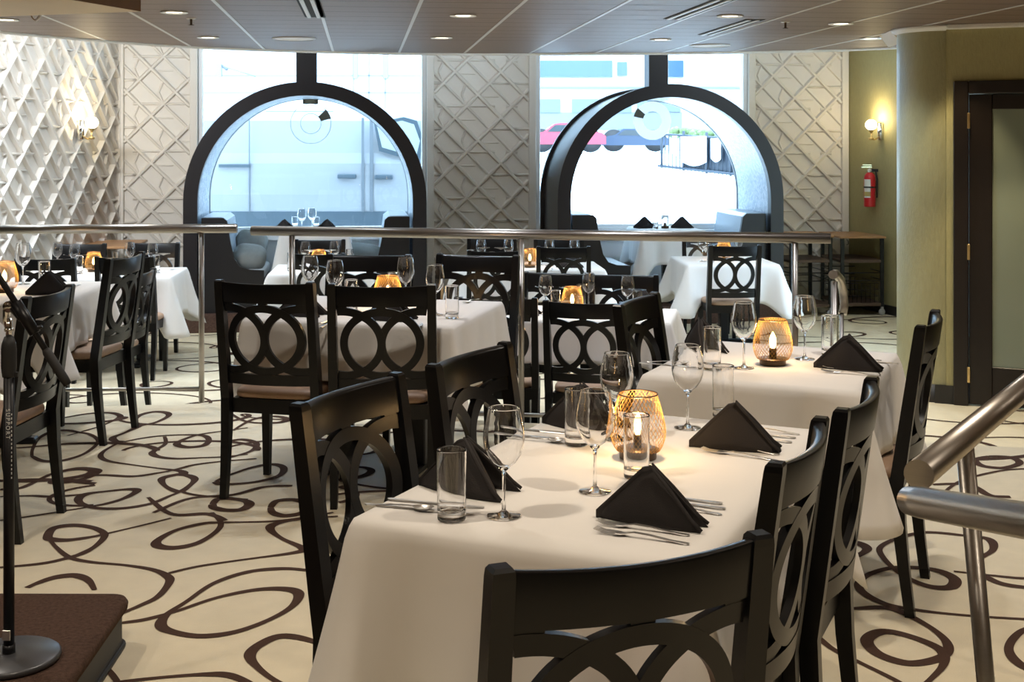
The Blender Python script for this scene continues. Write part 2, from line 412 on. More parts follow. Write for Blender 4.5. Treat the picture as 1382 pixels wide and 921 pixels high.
def make_fork():                                               # tines end at x=0, handle runs to +x
    m = MB()
    strip(m, [(.046, 0, .0125, .004), (.060, 0, .010, .0035), (.072, 0, .0045, .006), (.085, 0, .003, .009), (.12, 0, .0033, .0075), (.165, 0, .0048, .002), (.190, 0, .0068, .0006), (.199, 0, .0055, .0006), (.203, 0, .002, .0006)], .0022)
    for y in (-.0096, -.0032, .0032, .0096): strip(m, [(.0, y, .0008, .009), (.018, y, .0018, .0045), (.048, y, .0021, .004)], .0016)
    return m.build('fork', M['cutlery'])
def make_knife():
    m = MB()
    strip(m, [(.0, -.004, .0008, .0006), (.012, -.001, .005, .0006), (.05, .0005, .0085, .0006), (.105, 0, .0085, .0006), (.112, 0, .004, .001), (.12, 0, .0042, .001), (.16, 0, .005, .0008), (.215, 0, .0075, .0008), (.226, 0, .006, .0008), (.230, 0, .002, .0008)], .0030)
    return m.build('knife', M['cutlery'])
def make_spoon():
    m = MB(); rows = []
    for i in range(9):
        u = i / 8; x = .048 * u; w = .0165 * math.sqrt(max(0.0, math.sin(math.pi * min(1, .06 + .9 * u)))); d = .009 * math.sin(math.pi * u)
        rows.append([(x, w * math.sin(R(a)), .010 - d * math.cos(R(a)) - .001 * u) for a in (-90, -55, -20, 20, 55, 90)])
    m.grid(rows)
    strip(m, [(.046, 0, .005, .0085), (.06, 0, .003, .0085), (.10, 0, .003, .0065), (.14, 0, .0048, .0015), (.158, 0, .0062, .0006), (.165, 0, .002, .0006)], .0020)
    return m.build('teaspoon', M['cutlery'])
def make_lantern():
    t = empty('table_lantern')
    prof = [(.056, .020), (.064, .034), (.0700, .052), (.0715, .068), (.0695, .088), (.0650, .108), (.0590, .130), (.0525, .152), (.0500, .164)]
    def at(u):
        f = u * (len(prof) - 1); i = min(int(f), len(prof) - 2); f -= i
        return prof[i][0] * (1 - f) + prof[i + 1][0] * f, prof[i][1] * (1 - f) + prof[i + 1][1] * f
    m = MB(); NS, NR = 34, 22
    for sgn in (-1, 1):
        for k in range(NS):
            rows = []
            for i in range(NR + 1):
                u = i / NR; r, z = at(u); a = 2 * math.pi * (k / NS + sgn * u * 4.2 / NS * 2); da = .00072 / r
                rr = r + sgn * .0003
                rows.append([(rr * math.cos(a - da), rr * math.sin(a - da), z), (rr * math.cos(a + da), rr * math.sin(a + da), z), ((rr - .0009) * math.cos(a), (rr - .0009) * math.sin(a), z)])
            m.grid(rows, wrap=True, smooth=True)
    m.build('wire_mesh_shade', M['gold'], t, recalc=False)
    m = MB(); m.tube([(.0500 * math.cos(2 * math.pi * k / 32), .0500 * math.sin(2 * math.pi * k / 32), .164) for k in range(32)], .0018, 6, closed=True); m.build('top_rim', M['lbase'], t)
    m = MB(); m.lathe([(.001, 0), (.047, 0), (.0475, .003), (.0475, .016), (.050, .020), (.057, .021), (.055, .023), (.001, .023)], 32); m.build('base', M['lbase'], t)
    m = MB(); m.lathe([(.001, .022), (.0135, .022), (.0135, .056), (.010, .060), (.001, .060)], 16); m.build('bulb_socket', M['lbase'], t)
    m = MB(); m.lathe([(.001, .058), (.007, .060), (.0115, .072), (.0125, .083), (.0105, .098), (.006, .110), (.001, .118)], 16); m.build('bulb', M['bulb'], t)
    return t
NAPN = Proto(lambda: make_napkin(.024, .012))
GLASS, TUMB, NAP, FORK, KNIFE, SPOON, LANT = [Proto(f) for f in (make_glass, make_tumbler, make_napkin, make_fork, make_knife, make_spoon, make_lantern)]

# ================================================================ THE ROOM
U = Vector((.418, .908, 0)); V = Vector((.908, -.418, 0)); AV = math.atan2(V.y, V.x)
def edge_y(x):                                                 # brink of the upper floor, under the rails
    if x < -1.7: return 7.60 + .14 * (x + 1.6)
    if x < -1.5: return 7.586 + (7.3975 - 7.586) * (x + 1.7) / .2
    return 7.42 - .225 * (x + 1.6)
def front_y(x): return 12.64 + .13 * x                          # plane of the two arches
def wall_y(x): return 13.80 + .13 * x                           # plane of windows and piers
WD = Vector((1, .13, 0)).normalized(); WN = Vector((-.13, 1, 0)).normalized()

def swirl_curves():
    rnd = random.Random(11); out = []
    def smooth(px, w0, sc, x0, y0, low):
        p = [P(x0 + x / sc, y0 + y / sc, DROP if low else 0) for x, y in px]; res = []
        for i in range(len(p) - 1):
            a, b, c, d = p[max(0, i - 1)], p[i], p[i + 1], p[min(len(p) - 1, i + 2)]
            for k in range(8):
                t = k / 8; q = .5 * ((2 * b) + (c - a) * t + (2 * a - 5 * b + 4 * c - d) * t * t + (3 * b - a - 3 * c + d) * t ** 3); res.append(q)
        res.append(p[-1]); o = []
        for i, q in enumerate(res):
            u, v = res[max(0, i - 3)], res[min(len(res) - 1, i + 3)]; t1 = (q - u); t2 = (v - q); tw = 0
            if t1.length > 1e-6 and t2.length > 1e-6: tw = t1.angle(t2) / ((t1.length + t2.length) / 2)
            o.append(min(1, tw / 9))
        for i, q in enumerate(res):
            ww = sum(o[max(0, i - 6):i + 7]) / len(o[max(0, i - 6):i + 7]); out_w = w0 * (.62 + 1.25 * ww); res[i] = (q.x, q.y, out_w)
        return res
    for sc, x0, y0, lst in TRACED:
        for px in lst: out.append(smooth(px, .0125, sc, x0, y0, False))
    for k in range(27):                                          # looping strands over the rest of the carpet
        y = -2 + .62 * k; x = -7.5; th = rnd.uniform(0, 6.28); ph = [rnd.uniform(0, 6.28) for _ in range(5)]; pts = []
        sgn = 1 if k % 2 else -1
        for i in range(1500):
            t = i * .01
            r = .155 + .075 * math.sin(1.7 * t + ph[0]) + .05 * math.sin(3.9 * t + ph[1]); r = max(.03, r)
            sp = .52 + .2 * math.sin(1.1 * t + ph[2])
            th += sgn * .01 * 2 * math.pi / .74 * (1 + .35 * math.sin(2.3 * t + ph[3]))
            x += .01 * (.6 + .8 * sp); yy = y + .22 * math.sin(.8 * x + ph[4])
            w = .0085 + .010 * (.5 + .5 * math.sin(th + ph[3])) + .005 * math.sin(2.1 * t) ** 2
            pts.append((x + 1.35 * r * math.cos(th), yy + .95 * r * math.sin(th), w))
        out.append(pts)
    return out
TRACED = [
 (4.187, 0, 480, [
  [(180, 570), (230, 595), (300, 600), (380, 590), (480, 555), (550, 500), (545, 470), (500, 445), (440, 435), (380, 425), (300, 430), (220, 470), (185, 530), (180, 570)],
  [(380, 455), (470, 430), (570, 400), (650, 365), (680, 345), (650, 330), (600, 325), (500, 330), (380, 350), (250, 380)],
  [(700, 490), (800, 470), (920, 455), (1050, 450), (1150, 455), (1180, 480), (1150, 510), (1060, 520), (1000, 505), (1030, 480), (1120, 450), (1250, 430), (1400, 410)],
  [(930, 460), (935, 500), (880, 535), (860, 555), (900, 575), (1000, 585), (1130, 580), (1256, 575), (1400, 560)],
  [(700, 490), (650, 485), (640, 465), (700, 440), (790, 400), (760, 375), (790, 340), (870, 320), (940, 325), (950, 345), (880, 380), (790, 400), (700, 440)],
  [(680, 490), (590, 540), (570, 575), (620, 600), (750, 620), (900, 640), (1020, 655), (1035, 672), (1000, 675), (920, 695), (920, 725), (960, 755), (1020, 770), (1080, 730), (1100, 700), (1060, 680), (1000, 675)],
  [(960, 755), (1020, 770), (1100, 790), (1256, 805), (1400, 815)],
  [(1080, 730), (1020, 770), (950, 800), (850, 840), (700, 865), (550, 865), (460, 840), (445, 810), (490, 785), (600, 770), (730, 758), (775, 768), (700, 810), (600, 840), (500, 858), (400, 875), (180, 910), (0, 935)],
  [(0, 760), (120, 750), (250, 690), (300, 670), (430, 640), (530, 645), (552, 660), (500, 690), (400, 715), (310, 722), (305, 712), (370, 700), (560, 678), (750, 685), (900, 665), (1000, 645), (1100, 620), (1256, 600), (1450, 585)],
  [(0, 800), (180, 795), (300, 800), (490, 785)]]),
 (3.29, 0, 700, [
  [(760, 0), (620, 35), (470, 70), (400, 85), (300, 98), (230, 95), (212, 82), (240, 45), (330, 32), (420, 45), (465, 75), (430, 120), (370, 155), (310, 175), (200, 200), (60, 215), (-40, 222)],
  [(212, 85), (250, 130), (310, 175), (400, 195), (560, 210), (680, 230), (745, 260), (750, 290), (700, 350), (620, 390), (550, 420), (450, 470)],
  [(750, 245), (880, 215), (1080, 185), (1300, 155), (1345, 135), (1250, 90), (1200, 50), (1225, 25), (1330, 5), (1500, -8)],
  [(940, -25), (980, 20), (960, 60), (880, 110), (780, 132), (705, 125), (700, 100), (780, 55), (900, 25), (980, 20), (1200, 15), (1330, 0), (1480, -25)],
  [(450, 478), (550, 465), (650, 450), (780, 415), (960, 355), (1130, 320), (1260, 315), (1325, 335), (1300, 390), (1200, 450), (1050, 505), (900, 525), (780, 510), (715, 480), (740, 430), (830, 370), (950, 290), (1100, 240), (1250, 225), (1360, 232), (1500, 250)],
  [(1500, 600), (1380, 545), (1250, 525), (1150, 565), (1110, 610), (1140, 660), (1230, 727), (1400, 800)],
  [(120, 310), (165, 290), (240, 265), (320, 255), (370, 265), (400, 285), (420, 320)], [(440, 640), (480, 675), (520, 727), (540, 780)], [(480, 740), (570, 725), (760, 705), (920, 695), (1020, 700), (1120, 740)]]),
 (2.877, 200, 380, [
  [(250, 868), (270, 848), (322, 845), (380, 855), (392, 870), (360, 888), (300, 890), (255, 880), (250, 868)],
  [(262, 780), (300, 760), (400, 725), (480, 712), (525, 725), (510, 755), (430, 778), (340, 788), (280, 788), (262, 780)],
  [(475, 880), (500, 855), (570, 850), (620, 870), (600, 900), (530, 912), (485, 900), (475, 880)],
  [(20, 900), (160, 845), (330, 830), (450, 800), (560, 795)], [(0, 840), (90, 905), (230, 905), (300, 930)], [(300, 500), (380, 545), (500, 550), (540, 535), (480, 525), (400, 540), (330, 580)], [(290, 630), (360, 615), (420, 630), (400, 660), (300, 690)]]),
 (2.089, 1000, 480, [
  [(430, 520), (390, 550), (440, 610), (520, 650), (590, 655), (600, 630), (540, 605), (430, 600), (350, 625), (335, 660), (400, 700), (500, 720), (640, 735), (798, 745), (900, 748)],
  [(220, 715), (320, 715), (420, 715), (520, 760), (580, 810), (570, 850), (480, 870), (390, 845), (355, 805), (400, 780), (480, 795), (560, 830), (572, 870), (540, 910), (480, 960)],
  [(180, 770), (210, 790), (260, 830), (340, 870), (440, 920), (500, 960)], [(300, 580), (355, 550), (330, 530), (290, 525)],
  [(640, 510), (700, 520), (710, 550), (660, 580), (655, 600), (720, 640), (798, 655), (900, 660)], [(600, 610), (710, 622), (798, 630), (900, 630)], [(860, 760), (790, 780), (755, 830), (798, 880), (900, 910)],
  [(700, 285), (660, 295), (680, 312), (740, 318), (785, 305), (760, 288), (700, 285)], [(560, 400), (620, 355), (740, 325), (850, 320)], [(540, 365), (640, 365), (700, 395), (760, 400)], [(430, 520), (520, 500), (640, 510)]]),
]
NT = sum(len(l[3]) for l in TRACED)
def traced_zone(x, y):
    if y > 6.6 or y < .5: return False
    px = CX + F * x / y; return (-40 < px < 455 and y > 3.0 and y < 6.4 and (y < 5.2 or px > 130)) or (1080 < px < 1430 and y < 4.7)
def floor_mesh():
    m = MB()
    xs = [-7 + .1 * i for i in range(141)]
    up = [(x, edge_y(x), 0) for x in xs]
    m.add([(-7, -3, 0), (7, -3, 0)] + up[::-1], [list(range(len(up) + 2))])
    m.grid([[(x, y, 0) for x, y, _ in up], [(x, y, DROP) for x, y, _ in up]], 2, smooth=False)
    m.add([(x, y, DROP) for x, y, _ in up] + [(7, 16, DROP), (-7, 16, DROP)], [list(range(len(up) + 2))])
    for ci, pts in enumerate(CURVES):
        run = []
        for i, (x, y, w) in enumerate(pts):
            d = y - edge_y(x); lev = None
            if d < -.01 and -2.5 < y and (ci < NT or not traced_zone(x, y)): lev = 0.0016
            elif d > .02 and y < 14.5: lev = DROP + .0016
            if lev is not None: lev += (ci % 40) * 1.6e-5
            if run and (lev is None or abs(lev - run[-1][3]) > .001):
                ribbon(m, run); run = []
            if lev is not None: run.append((x, y, w, lev))
        ribbon(m, run)
    return m
def ribbon(m, run):
    if len(run) < 3: return
    rows = []
    for i, (x, y, w, z) in enumerate(run):
        a, b = run[max(0, i - 1)], run[min(len(run) - 1, i + 1)]
        dx, dy = b[0] - a[0], b[1] - a[1]; L = math.hypot(dx, dy) or 1
        z += i * 1.5e-6
        rows.append([(x - dy / L * w, y + dx / L * w, z), (x + dy / L * w, y - dx / L * w, z)])
    m.grid(rows, 1, smooth=False)
CURVES = swirl_curves()
struct(floor_mesh().build('floor', [M['cream'], M['swirl'], M['riser']], recalc=False))

# --- ceiling: curved far edge, pale bars running away, dark joints across
edge_px = [(-160, 27), (0, 42), (75, 49), (150, 55), (210, 59.5), (270, 63), (340, 66), (400, 68), (480, 70.2), (560, 71.5), (640, 72), (720, 72), (810, 71.6), (900, 71), (1005, 69.5), (1075, 68), (1140, 66.5), (1212, 63), (1300, 58)]
EDGE = [P(x, y, ZC) for x, y in edge_px]
def ceil_y(x):
    for a, b in zip(EDGE, EDGE[1:]):
        if a.x <= x <= b.x: return a.y + (b.y - a.y) * (x - a.x) / (b.x - a.x)
    return EDGE[0].y if x < EDGE[0].x else EDGE[-1].y
m = MB()
m.add([(-7, -3, ZC), (7, -3, ZC), (7, EDGE[-1].y, ZC)] + [tuple(e) for e in EDGE[::-1]] + [(-7, EDGE[0].y, ZC)], [list(range(len(EDGE) + 4))])
CD = Vector((-.12, 1, 0)).normalized(); CW = Vector((1, .12, 0)).normalized()
c0 = P(569, 0, ZC)
for k in range(-9, 10):
    p = c0 + CW * (.604 * k); lo = -1.0; q0 = p + CD * (lo - p.y)
    hi = 0
    while hi < 14 and (p + CD * hi).y < ceil_y((p + CD * hi).x) - .02: hi += .02
    q1 = p + CD * hi
    w = CW * .011; d = Vector((0, 0, -.003))
    m.add([q0 - w, q0 + w, q1 + w, q1 - w, q0 - w + d, q0 + w + d, q1 + w + d, q1 - w + d], [[4, 5, 6, 7], [0, 4, 7, 3], [1, 2, 6, 5], [3, 7, 6, 2]], 1)
for k in range(-14, 10):
    p = c0 + CD * (.304 * k + .1)
    a = -7.0; run = []
    while a < 7:
        q = p + CW * a
        if q.y < ceil_y(q.x) - .03: run.append(q)
        a += .1
    if len(run) > 2:
        d = CD * .005; z = Vector((0, 0, -.0012)); m.add([run[0] - d + z, run[-1] - d + z, run[-1] + d + z, run[0] + d + z], [[0, 1, 2, 3]], 2)
m.grid([[tuple(e) for e in EDGE], [(e.x, e.y, ZC + .5) for e in EDGE]], 3, smooth=False)
ceil_o = struct(m.build('ceiling', [M['ceil'], M['tbar'], M['gap'], M['trimw']], recalc=False))
m = MB(); m.tube([e + Vector((0, .012, .0)) for e in EDGE], .020, 6, flat=1.0); struct(m.build('trim_4', M['trimw']), 'white curved edge of the ceiling')
m = MB(); m.add([(-8, 8, 2.92), (8, 8, 2.92), (8, 16.5, 2.92), (-8, 16.5, 2.92)], [[0, 1, 2, 3]]); struct(m.build('ceiling', M['trimw'], recalc=False), 'higher white ceiling before the windows')

# --- relief walls
def relief(name, origin, xdir, W, z0, z1, seed, depth=.030, border=.08, cell=.5, off=(0, 0), tiltbars=True):
    """white panel of crossing raised bars; local x along the wall, y into the wall"""
    T = frame(origin, xdir); m = MB(); Hh = z1 - z0
    m.box((0, 0, z0), (W, .12, z1), 0, T)
    if border:
        m.box((0, -depth - .012, z0), (border, .01, z1), 0, T, .006); m.box((W - border, -depth - .012, z0), (W, .01, z1), 0, T, .006)
    rnd = random.Random(seed)
    def bar(x0, a0, x1, a1, w, d):
        lo, hi = border, W - border                              # clip to the panel
        dx = x1 - x0
        if abs(dx) < 1e-6: return
        ts = sorted([(lo - x0) / dx, (hi - x0) / dx]); t0, t1 = max(0, ts[0]), min(1, ts[1])
        da = a1 - a0
        if abs(da) > 1e-6:
            us = sorted([(z0 - a0) / da, (z1 - a0) / da]); t0, t1 = max(t0, us[0]), min(t1, us[1])
        elif not z0 < a0 < z1: return
        if t1 - t0 < .02: return
        xa, za, xb, zb = x0 + dx * t0, a0 + da * t0, x0 + dx * t1, a0 + da * t1
        L = math.hypot(xb - xa, zb - za); nx, nz = -(zb - za) / L * w / 2, (xb - xa) / L * w / 2
        q = [(xa + nx, za + nz), (xb + nx, zb + nz), (xb - nx, zb - nz), (xa - nx, za - nz)]
        vs = [(x, .004, z) for x, z in q] + [(xa + nx * .3, -d, za + nz * .3), (xb + nx * .3, -d, zb + nz * .3), (xb - nx * .5, -d * .9, zb - nz * .5), (xa - nx * .5, -d * .9, za - nz * .5)]
        m.add(vs, [[4, 5, 6, 7], [0, 1, 5, 4], [1, 2, 6, 5], [2, 3, 7, 6], [3, 0, 4, 7]], 0, False, T)
    n = int((W + Hh) / cell) + 3
    for k in range(-n, n + 1):
        b = k * cell + off[0]
        bar(b - 6, z0 - 6 + off[1], b + 6, z0 + 6 + off[1], .050, depth * 1.15); bar(b - 6, z0 + 6 + off[1], b + 6, z0 - 6 + off[1], .050, depth * 1.25)
    h = cell / 2
    for i in range(-1, int(W / h) + 2):
        for j in range(-1, int(Hh / h) + 2):
            if (i + j) % 2 == 0: continue
            cx, cz = off[0] % cell + i * h, z0 + (off[1] % cell) + j * h
            q = h / 2
            d7 = depth * .72
            bar(cx - q, cz + q, cx + q, cz - q, .032, depth * .9)
            if (i // 2 + j) % 2 == 0:
                bar(cx - q, cz + q, cx + h * .75, cz + q, .030, d7); bar(cx + q, cz - q, cx + h * .75, cz - q, .030, d7)
                bar(cx - h * .75, cz - q * .2, cx - q * .2, cz - q * .2 - .0001, .018, d7 * .6)
            else:
                bar(cx - h * .75, cz + q, cx - q, cz + q, .030, d7); bar(cx - h * .75, cz - q, cx + q, cz - q, .030, d7)
                bar(cx + q * .6, cz, cx + h * .5, cz + h * .5, .028, d7 * .8); bar(cx + q * .6, cz, cx + h * .5, cz - h * .5, .028, d7 * .8)
    return struct(m.build(name, M['relief'], recalc=True))
def on_wall(px):                                                # where the sight line at px meets the window wall
    k = (px - CX) / F; Y = 13.80 / (1 - .13 * k); return Vector((k * Y, Y, 0))
ZT = 2.92
wl, wr = on_wall(157), on_wall(267); relief('wall_back', wl, WD, (wr - wl).length, DROP, ZT, 1, off=(.36, .13))
pl, pr = on_wall(575.5), on_wall(723); relief('wall_back', pl, WD, (pr - pl).length, DROP, ZT, 2, off=(.31, .12))
gl, gr = on_wall(1009), on_wall(1144); relief('wall_back', gl, WD, (gr - gl).length, DROP, ZT, 3, off=(.29, .10))
LC = Vector((wl.x, wl.y - .02, 0)); LD = Vector((-.124, -1, 0)).normalized()
lstart = LC + LD * 4.2
relief('wall_left', lstart, -LD, 4.2, DROP, ZT, 4, depth=.046, border=.02, off=(.1, .12))
# plain remaining shell of the room
def slab(name, a, b, z0, z1, mm, th=.15):
    T = frame((a[0], a[1], 0), Vector((b[0] - a[0], b[1] - a[1], 0))); L = math.hypot(b[0] - a[0], b[1] - a[1])
    return struct(MB().box((0, 0, z0), (L, th, z1), 0, T).build(name, mm))
slab('wall_left', (-7, 9.05), (lstart.x - .01, lstart.y - .02), DROP, ZT, M['relief'])
slab('wall_left', (-7, -3), (-7, 9.05), DROP, ZC + .1, M['plain'])
slab('wall_front', (7, -3), (-7, -3), 0, ZC + .1, M['plain'])
# green side wall, column, door wall
gc = Vector((gr.x + .01, gr.y - .02, 0)); g2 = Vector((1215 - CX, 0, 0)); gd = Vector((.285, -.98, 0)).normalized()
slab('wall_right', gc, gc + gd * 3.6, DROP, ZT, M['green'])
slab('wall_back', gr + WD * -.0 + WN * .12, gr + WD * .6 + WN * .12, DROP, ZT, M['green'])  # added strip behind the corner, stops sky light leaking in
slab('wall_right', gc + Vector((.3, .3, 0)), gc + Vector((.3, .3, 0)) + gd * 3.6, DROP, ZT, M['plain'])  # added backing behind the side wall, blocks sky light
slab('baseboard_right', gc - Vector((.012, 0, 0)), gc + gd * 3.5 - Vector((.012, 0, 0)), DROP, DROP + .10, M['baseb'], .02)
colc = Vector((3.14, 9.22, 0))
m = MB(); m.lathe([(.31, DROP), (.31, ZC)], 64, 0, Matrix.Translation(colc))
m.lathe([(.3125, DROP), (.3125, DROP + .13), (.31, DROP + .13)], 64, 1, Matrix.Translation(colc)); m.lathe([(.311, ZC - .04), (.345, ZC - .022), (.352, ZC - .002), (.311, ZC - .002)], 64, 2, Matrix.Translation(colc)); struct(m.build('wall_column', [M['colgreen'], M['baseb'], M['trimw']], recalc=False))
dd = Vector((1, -.44, 0)).normalized()
dw = Vector((3.115, 8.885, 0))                                  # left edge of the door trim
def dpt(s): return dw + dd * s
slab('wall_right', dpt(-.05), dpt(.0), DROP, ZC, M['green'], .2); slab('wall_right', dpt(0), dpt(1.16), 2.0, ZC, M['green'], .2)
slab('wall_right', dpt(1.16), dpt(4.2), DROP, ZC, M['green'], .2); slab('wall_right', (dpt(4.2).x, dpt(4.2).y), (7, -3), DROP, ZC, M['plain'], .2)
slab('baseboard_right', dpt(-.13) - Vector((.0, .012, 0)), dpt(-.0) - Vector((0, .012, 0)), DROP, DROP + .13, M['baseb'], .02)
T = frame(dw, dd); m = MB()
for lo, hi in (((0, -.03, DROP), (.10, .16, 2.0)), ((1.06, -.03, DROP), (1.16, .16, 2.0)), ((.10, -.03, 1.91), (1.06, .16, 2.0))): m.box(lo, hi, 0, T, .006)
door = struct(m.build('door_1', M['wenge']))
m = MB()
for lo, hi in (((.103, .0, DROP + .01), (.255, .045, 1.905)), ((.93, .0, DROP + .01), (1.057, .045, 1.905)), ((.255, .0, 1.80), (.93, .045, 1.905)), ((.255, .0, DROP + .01), (.93, .045, DROP + .28))): m.box(lo, hi, 0, T, .004)
leaf = m.build('door_leaf', M['wenge'], door)
MB().box((.255, .015, DROP + .28), (.93, .028, 1.80), 0, T).build('glass_panel', M['frost'], leaf)
for z in (1.72, .80, -.06): 
    m = MB(); m.box((.093, -.034, z - .055), (.111, -.026, z + .055), 0, T, .002); m.build('hinge', M['brass'], door)
slab('wall_right', dpt(-.3) + Vector((.35, .75, 0)), dpt(1.6) + Vector((.35, .75, 0)), DROP, ZC, M['plain'])  # added dark backing, keeps sky light out of the door gaps
# bracket-like end of the soffit beside the column
a, b, c = PY(1190, 26, 9.35), PY(1222, 26, 9.35), PY(1216, 58, 9.35)
m = MB(); vs = [a, b, c]; m.add(vs + [v + Vector((.06, .5, 0)) for v in vs], [[0, 1, 2], [5, 4, 3], [0, 3, 4, 1], [1, 4, 5, 2], [2, 5, 3, 0]]); struct(m.build('trim_6', M['bulkunder']), 'pale wedge end of the soffit beside the column')
# crown strip along the door wall
T2 = frame(dpt(-.04), dd); MB().box((0, -.05, ZC - .035), (4.2, .01, ZC), 0, T2, .006).build('trim_7', M['trimw']); struct(bpy.data.objects['trim_7'], 'pale strip under the ceiling above the door')
# low brown bulkhead hanging from the ceiling
e1 = Vector((-.308, -.951, 0)); e2 = Vector((-.951, .308, 0)); bc = P(190, 15.5, 2.25)
q = [bc, bc + e1 * 6, bc + e1 * 6 + e2 * 3.5, bc + e2 * 3.5]
m = MB(); vs = [Vector((p.x, p.y, 2.25)) for p in q] + [Vector((p.x, p.y, ZC)) for p in q]
m.add(vs, [[0, 1, 2, 3]], 1); m.add(vs, [[0, 4, 5, 1], [1, 5, 6, 2], [2, 6, 7, 3], [3, 7, 4, 0]], 0); struct(m.build('ceiling_bulkhead', [M['bulk'], M['bulkunder']]), 'low brown bulkhead with a tan underside')

# --- windows
def window(name, pxa, pxb, label):
    a, b = on_wall(pxa), on_wall(pxb); W = (b - a).length; T = frame(a, WD)
    m = MB()
    for lo, hi in (((0, .0, .0), (.05, .12, ZT)), ((W - .05, .0, .0), (W, .12, ZT)), ((.05, .0, .60), (W - .05, .12, .66)), ((.05, 0, ZT - .1), (W - .05, .12, ZT))): m.box(lo, hi, 0, T, .006)
    fr = struct(m.build(name, M['white']), label)
    MB().box((.05, -.10, .52), (W - .05, .14, .60), 0, T, .01).build('window_sill', M['white'], fr)
    MB().box((0, .0, DROP), (W, .12, .52), 0, T).build('sill_wall', M['white'], fr)
    m = MB(); m.add([(.05, .06, .66), (W - .05, .06, .66), (W - .05, .06, ZT - .1), (.05, .06, ZT - .1)], [[0, 1, 2, 3]], 0, False, T); m.build('pane', M['paneglass'], fr, recalc=False)
    return fr
window('window_1', 267, 575.5, 'tall shop window behind the left arch, van outside')
window('window_2', 723, 1009, 'tall shop window behind the right arch, street outside')

# --- arches: front ring, lined vault running back to the window, post up to the ceiling
RO, RI, CZ = 1.178, 1.043, .985
def arch(name, cx, label, postx):
    c = Vector((cx, front_y(cx), 0)); T = frame(c, WD); D = 1.14; zb = -.10
    def prof(r, n=40):
        return [(-r, zb)] + [(-r, zb + (CZ - zb) * .5)] + [(-r * math.cos(math.pi * i / n), CZ + r * math.sin(math.pi * i / n)) for i in range(n + 1)] + [(r, zb + (CZ - zb) * .5), (r, zb)]
    po, pi_ = prof(RO), prof(RI); m = MB()
    for y0, y1, a, b in ((-.04, .06, po, pi_), (D - .06, D - .002, prof(RO), pi_)):
        rows = [[(x, y0, z) for x, z in a], [(x, y1, z) for x, z in a], [(x, y1, z) for x, z in b], [(x, y0, z) for x, z in b], [(x, y0, z) for x, z in a]]
        m.grid(rows, 0, False, T)
    o = struct(m.build(name, M['arch']), label)
    r2 = prof(RO - .035); m = MB(); m.grid([[(x, .06, z) for x, z in r2], [(x, D - .06, z) for x, z in r2]], 0, True, T); m.build('vault_shell', M['arch'], o)
    r3 = prof(RI + .004); L = [0]
    for p, q in zip(r3, r3[1:]): L.append(L[-1] + math.hypot(q[0] - p[0], q[1] - p[1]))
    rows = [[(x, .03, z) for x, z in r3], [(x, D - .03, z) for x, z in r3]]
    uv = [(l, 0) for l in L] + [(l, D) for l in L]
    m = MB(); m.grid(rows, 0, True, T, uv=uv); m.build('mosaic_lining', M['mosaic'], o)
    m = MB(); pc = (postx - cx) / WD.x; m.box((pc - .10, .0, CZ + RO - .05), (pc + .10, .22, 2.90), 0, T, .008); m.build('post', M['arch'], o)
    return o
A1, A2 = -2.02, 1.622
arch('trim_1', A1, 'dark round arch around the left window booth', -2.02); arch('trim_2', A2, 'dark round arch around the right window booth', 1.495)
# carpeted booth platforms
for k, cx in enumerate((A1, A2)):
    T = frame(Vector((cx, front_y(cx), 0)), WD)
    m = MB(); m.box((-RO - .02, -.06, DROP), (RO + .02, 1.13, -.10), 0, T, .012, 2); struct(m.build('floor_platform', M['riser']), 'brown carpeted step under the booth')
# booth benches
def bench(cx, side, label):
    c = Vector((cx, front_y(cx), 0)); T = frame(c, WD); s = side
    t = empty('booth_bench', (0, 0, 0)); xo = RI - .03                      # outer side against the vault
    pr = [(xo, -.10), (xo, .83), (xo - .21, .83), (xo - .245, .80), (xo - .28, .58), (xo - .315, .43), (xo - .37, .35), (xo - .46, .318), (xo - .60, .31), (xo - .60, -.10)]
    m = MB(); m.prism([(s * x, z) for x, z in pr], .03, .075, 0, T, 'y'); m.build('end_panel', M['boothwood'], t)
    m = MB(); m.prism([(s * x, z) for x, z in [(xo - .01, .30), (xo - .01, .835), (xo - .19, .835), (xo - .235, .80), (xo - .265, .58), (xo - .295, .43), (xo - .32, .36), (xo - .32, .30)]], .078, 1.0, 0, T, 'y'); m.build('backrest', M['leather'], t)
    m = MB(); m.box((min(s * (xo - .40), s * (xo - .60)), .08, -.1), (max(s * (xo - .02), s * (xo - .60)), 1.0, .21), 0, T); m.build('bench_base', M['boothwood'], t)
    m = MB(); lo, hi = sorted((s * (xo - .25), s * (xo - .60))); m.box((lo, .08, .212), (hi, 1.0, .315), 0, T, .03, 3); m.build('seat_cushion', M['boothseat'], t)
    return tag(t, label, 'bench')
bench(A1, -1, 'booth bench on the left side of the left arch, two grey pillows on it'); bench(A1, 1, 'booth bench on the right side of the left arch, facing the table from the right')
bench(A2, -1, 'booth bench on the left side of the right arch, silver seat pad'); bench(A2, 1, 'booth bench on the right side of the right arch, beside the tiled lining')
def pillow(px, py, Y, rx, rz, sc, label):
    m = MB(); rows = []
    for i in range(13):
        th = math.pi * i / 12
        rows.append([(.25 * math.copysign(abs(math.cos(a)) ** .6, math.cos(a)) * math.sin(th) ** .6, .25 * math.copysign(abs(math.sin(a)) ** .6, math.sin(a)) * math.sin(th) ** .6, .10 * math.cos(th)) for a in [2 * math.pi * k / 24 for k in range(24)]])
    m.grid(rows, wrap=True); p = PY(px, py, Y); o = m.build('pillow', M['cushion'], None, p); o.rotation_euler = (R(rx), R(8), R(rz)); o.scale = sc
    return tag(o, label, 'pillow', 'grey velvet pillows on the booth benches')
